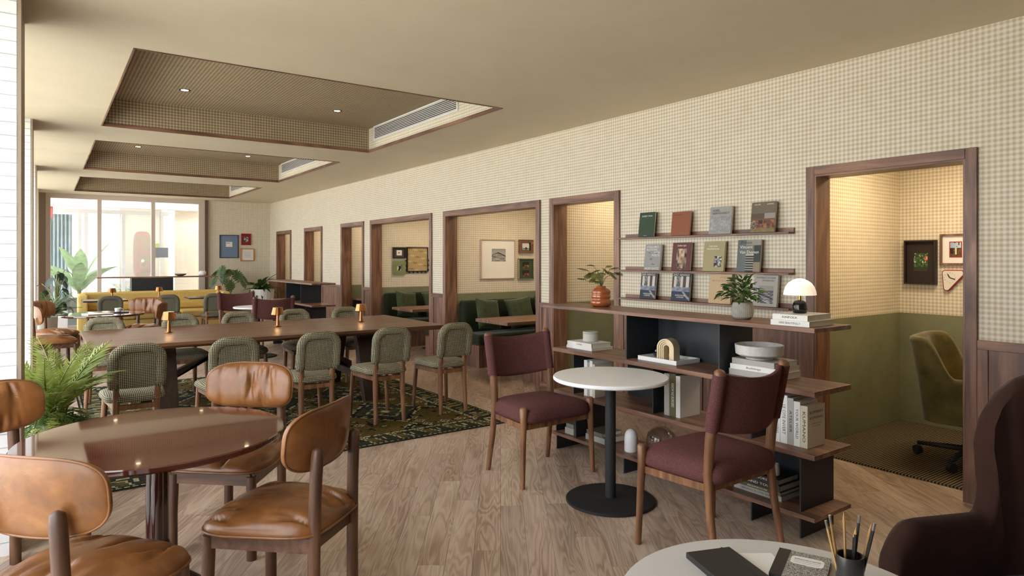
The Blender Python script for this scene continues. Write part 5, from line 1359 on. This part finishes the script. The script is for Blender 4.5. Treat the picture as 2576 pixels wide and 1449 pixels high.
def nb_comp(t, w, d, h):
    c = .002; m = MB(); m.box(-w/2, w/2, -d/2, d/2, 0, c); m.box(-w/2, w/2, -d/2, d/2, h-c, h)
    obj('cover', m, 'marble_cover', t, bevel=.0006)
    obj('pages', MB().box(-w/2+c, w/2-.002, -d/2+.002, d/2-.002, c, h-c), 'paper', t)
    obj('spine_tape', MB().box(-w/2-.001, -w/2+.03, -d/2-.0005, d/2+.0005, -.0003, h+.0006), 'ink', t)
    lb = MB().prism([(x, y) for x, y in [(.042*math.copysign(abs(math.cos(a))**.4, math.cos(a))+.012, .026*math.copysign(abs(math.sin(a))**.4, math.sin(a))+.03) for a in [2*PI*i/32 for i in range(32)]]], h+.0002, h+.0008)
    obj('title_label', lb, 'white', t)
    text("EMMANUEL'S NOTES", .0085, 'ink', t, Matrix.Translation((.012, .036, h+.0012)), width=.066)
    for yy_ in (.024, .014): obj('ruled_line', MB().box(-.022, .046, yy_, yy_+.0006, h+.0008, h+.001), 'ink', t)
quad_obj('composition_notebook', 'black and white marbled notebook with white title label on the pale round table', 'notebook', (1.731, 1.093), (1.78, .98), .135, .175, .014, nb_comp, FZ+.003)
pw_ = slabthing('notepad', 'plain white sheets between the two notebooks on the pale round table', 'paper', (1.60, 1.08, FZ+.0002), (.15, .17, .0022), 'white', deg(-35), .0005)
pc = thing('pencil_cup', 'dark grey ceramic cup holding pencils on the pale round table', 'cup', (1.682, .866, FZ+.0005))
obj('cup', MB().lathe([(.03, 0), (.0325, .003), (.0335, .09), (.0325, .093), (.0295, .092), (.0285, .012), (.002, .01)], n=36), solid('charcoal_glaze', 56, 54, 52, .3), pc, smooth=True, auto=40)
tips = ((-.35, .1, 'tan', .17), (-.2, .22, 'tan', .178), (.02, .2, 'tan', .185), (.08, -.05, 'black', .155), (.12, .05, 'black', .145), (.28, .2, 'black', .178), (.34, -.14, 'black', .17), (.43, .08, 'tan', .165))
for i, (dx, dy, kind, L) in enumerate(tips):
    ex_, ey_ = math.cos(-CAM_YAW), math.sin(-CAM_YAW)
    d_ = Vector((dx*.6*ex_, dx*.6*ey_+dy*.25, 1)).normalized()
    b = Vector((1.682, .866, FZ+.012))+Vector((dx*.052*ex_, dx*.052*ey_+dy*.05, 0))
    t = thing('pencil', ['natural wood pencil leaning far left in the cup', 'natural pencil second from the left in the cup', 'natural pencil standing upright in the cup', 'black pencil in the middle of the cup', 'short black pencil in the middle of the cup', 'black pencil with silver end right of the middle', 'black pencil with silver end behind its neighbour', 'natural pencil leaning far right in the cup'][i], 'pencil', b, 0, 'pencils in the cup')
    mt = solid('cedar', 196, 152, 96) if kind == 'tan' else solid('black_pencil', 30, 29, 30, .35)
    obj('shaft', MB().cyl((0, 0, 0), d_*(L-.02), .0034, .0034, 6), mt, t)
    sharp = i in (2, 3, 4, 7)
    obj('tip', MB().cyl(d_*(L-.02), d_*L, .0034, .0004 if sharp else .0036, 8), solid('cedar', 196, 152, 96) if sharp else plain('ferrule_%d' % i, rgb(190, 188, 184), .3, 1), t)

# ------------------------------------------------------------------ bright hall beyond the far glazing
wh = solid('hall_white', 232, 232, 228, .8)
struct('ground_hall', MB().box(-6, 9, YF+.1, 27, -.08, -.015), solid('hall_floor', 208, 206, 202, .5))
struct('wall_hall_back', MB().box(-6, 9, 24, 24.15, -.02, 3.2), wh)
struct('wall_hall_right', MB().box(3.05, 3.2, 18.2, 24, -.02, 3.2), solid('hall_cream', 236, 228, 214, .8))
struct('ceiling_hall_shade', MB().box(-2.4, 9, YF+.12, 24.2, 3.2, 3.3), wh)  # unseen roof, added and widened to dim the daylight in the hall
struct('wall_hall_nib', MB().box(2.55, 3.3, 17.55, 17.7, -.02, 3.2), solid('hall_cream', 236, 228, 214, .8))
struct('wall_hall_partition', MB().box(1.55, 1.7, 21.2, 24, -.02, 3.2), wh)
struct('trim_hall_beam', MB().box(-3, 3.3, 17.2, 17.45, 2.62, 3.0), solid('hall_beam', 222, 208, 204, .7))
area('hall_fill_light', (1.9, 21.6, 3.15), (0, 0, 0), 2.4, 3.0, 110, (1, .97, .92))  # added fill light that brightens the back of the hall
sg_ = obj('hall_sign', MB().box(-.09, .09, -.02, .02, -.12, .12), solid('sign_red', 206, 84, 84), bevel=.004); sg_.location = (.06, 17.33, 2.48)
tag(sg_, 'small red sign hanging at the upper left of the far window', 'sign')
hs = thing('hall_screen', 'white framed glass partition in the hall beyond the far windows', 'partition', (1.2, 18.45, 0))
for x in (-.52, -.40, .36, 1.0, 1.18): obj('post', MB().box(x-.035, x+.035, -.04, .04, 0, 2.62), solid('hall_frame', 206, 204, 206, .5), hs)
obj('header', MB().box(-1.6, 1.35, -.05, .05, 2.55, 2.64), solid('hall_frame', 206, 204, 206, .5), hs)
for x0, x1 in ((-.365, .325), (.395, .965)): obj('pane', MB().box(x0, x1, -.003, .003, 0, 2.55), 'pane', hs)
cu_ = MB()
cu_.grid(lambda u, v: (u*.55, .03*math.sin(u*46), v*2.5), 60, 1)
t = obj('curtain', cu_, noisy('grey_blue_curtain', rgb(140, 158, 164), rgb(168, 184, 188), 3, .9, 0)); t.location = (-.02, 18.7, .02)
tag(t, 'pleated grey blue curtain beyond the far left window', 'curtain')
bn = thing('banana_plant', 'large pale green banana plant beyond the far left window', 'plant', (.62, 17.2, 0))
obj('planter', MB().box(-.3, .3, -.2, .2, 0, .62), solid('blue_grey_planter', 120, 136, 142, .6), bn, bevel=.006)
lm = [leaf_mesh(1.35, .42, .35, .2, 12, 2.6, .5), leaf_mesh(1.2, .38, .5, .2, 12, 2.6, .5)]
for i, (az, el, sc_) in enumerate(((1.5, 1.2, .9), (4.6, 1.1, .85), (.2, 1.35, 1), (2.4, 1.0, .9), (3.4, .85, .8), (5.6, .95, .9), (1.0, .8, .8), (2.0, 1.42, 1.0))):
    place_leaf(lm[i % 2], 'leaf_pale', bn, (.04*math.cos(az), .04*math.sin(az), .75), az-PI/2, el, .25*math.sin(i*2), sc_)
    obj('stem', MB().cyl((0, 0, .5), (.03*math.cos(az), .03*math.sin(az), .8), .018, .012, 8), 'stem', bn)
def bush(label, loc, seed, n=26, s=.4):
    rr = random.Random(seed); t = thing('potted_plant', label, 'plant', loc)
    obj('planter', pot_mesh(.16, .18, .45), 'white', t, smooth=True, auto=40)
    lm = [frond_mesh(s, s*.26, 14, .8), frond_mesh(s*.8, s*.22, 14, 1.2)]
    for i in range(n):
        az = rr.uniform(0, 2*PI); place_leaf(lm[i % 2], 'leaf_pale', t, (.03*math.cos(az), .03*math.sin(az), .44), az, rr.uniform(.3, 1.4), rr.uniform(-.4, .4), rr.uniform(.8, 1.2), 'frond')
bush('pale potted palm beyond the second far window', (1.75, 19.2, 0), 3, 26, .7)
bush('pale leafy plant beyond the edge of the far left window', (1.72, 17.25, 0), 6, 20, .5)
bush('feathery potted plant at the right end of the far windows', (2.45, 17.0, 0), 9, 22, .4)
bush('low feathery plant beyond the far left window', (-.22, 17.6, 0), 12, 24, .42)
pk = obj('wall_art', MB().prism([(x, y) for x, y in [(.24*math.copysign(abs(math.cos(a))**.5, math.cos(a)), .75*math.copysign(abs(math.sin(a))**.35, math.sin(a))) for a in [2*PI*i/40 for i in range(40)]]], 0, .03), noisy('pink_art', rgb(206, 150, 162), rgb(150, 170, 140), 3, .7, 0)); pk.matrix_world = frame_mat((2.55, 23.98, 1.6), (1, 0, 0), (0, 0, 1))
tag(pk, 'tall rounded pink and green artwork on the hall wall beyond the glazing', 'artwork')
gs_ = obj('wall_panel', MB().box(-.2, .2, -.03, 0, -.22, .22), solid('lime_panel', 182, 196, 128)); gs_.location = (2.95, 23.99, 1.75)
tag(gs_, 'small lime green panel on the hall wall beyond the glazing', 'artwork')
tv = thing('wall_screen', 'dark grey screen hanging in the hall beyond the right window', 'screen', (2.30, 18.0, 1.62), deg(-10))
obj('panel', MB().box(-.17, .17, -.015, .015, -.12, .12), solid('screen_grey', 108, 112, 124, .4), tv); obj('bracket', MB().box(-.02, .02, .015, .06, -.02, 1.0), solid('hall_frame', 206, 204, 206, .5), tv)
hc = thing('hall_chair', 'white slatted chair in the hall beyond the glazing', 'chair', (2.42, 20.2, 0), deg(160))
for sx in (-.2, .2):
    obj('leg', MB().cyl((sx, .2, 0), (sx, .19, .45), .018), 'white', hc); obj('leg', MB().cyl((sx, -.2, 0), (sx, -.26, .95), .018), 'white', hc)
obj('seat', MB().box(-.23, .23, -.22, .22, .43, .46), 'white', hc)
for i in range(4): obj('slat', MB().box(-.15+.1*i-.02, -.15+.1*i+.02, -.255, -.235, .5, .95), 'white', hc)
ct = thing('hall_counter', 'white counter in the hall beyond the glazing', 'counter', (2.35, 21.6, 0))
obj('body', MB().box(-.5, .6, -.3, .3, 0, .86), solid('counter_grey', 196, 194, 194, .6), ct); obj('worktop', MB().box(-.53, .63, -.33, .33, .86, .9), 'white', ct)
# objects on the shelf at the far windows
sv = thing('small_bowl', 'shallow brown bowl on the shelf at the far windows', 'bowl', (2.35, 15.42, 1.10))
obj('bowl', MB().lathe([(.04, 0), (.10, .025), (.12, .05), (.115, .05), (.09, .028), (.002, .01)], n=28), solid('brown_glaze', 120, 90, 74), sv, smooth=True)
vv = obj('white_vase', MB().lathe([(.05, 0), (.07, .02), (.075, .07), (.05, .11), (.045, .11), (.065, .07), (.002, .02)], n=28), 'ceramic', smooth=True); vv.location = (2.78, 15.42, 1.10)
tag(vv, 'small white vase at the right end of the shelf at the far windows', 'vase')
for o in bpy.data.objects:
    if o.type == 'EMPTY' and o.get('label') is None and o.get('kind') is None: print('UNTAGGED', o.name)
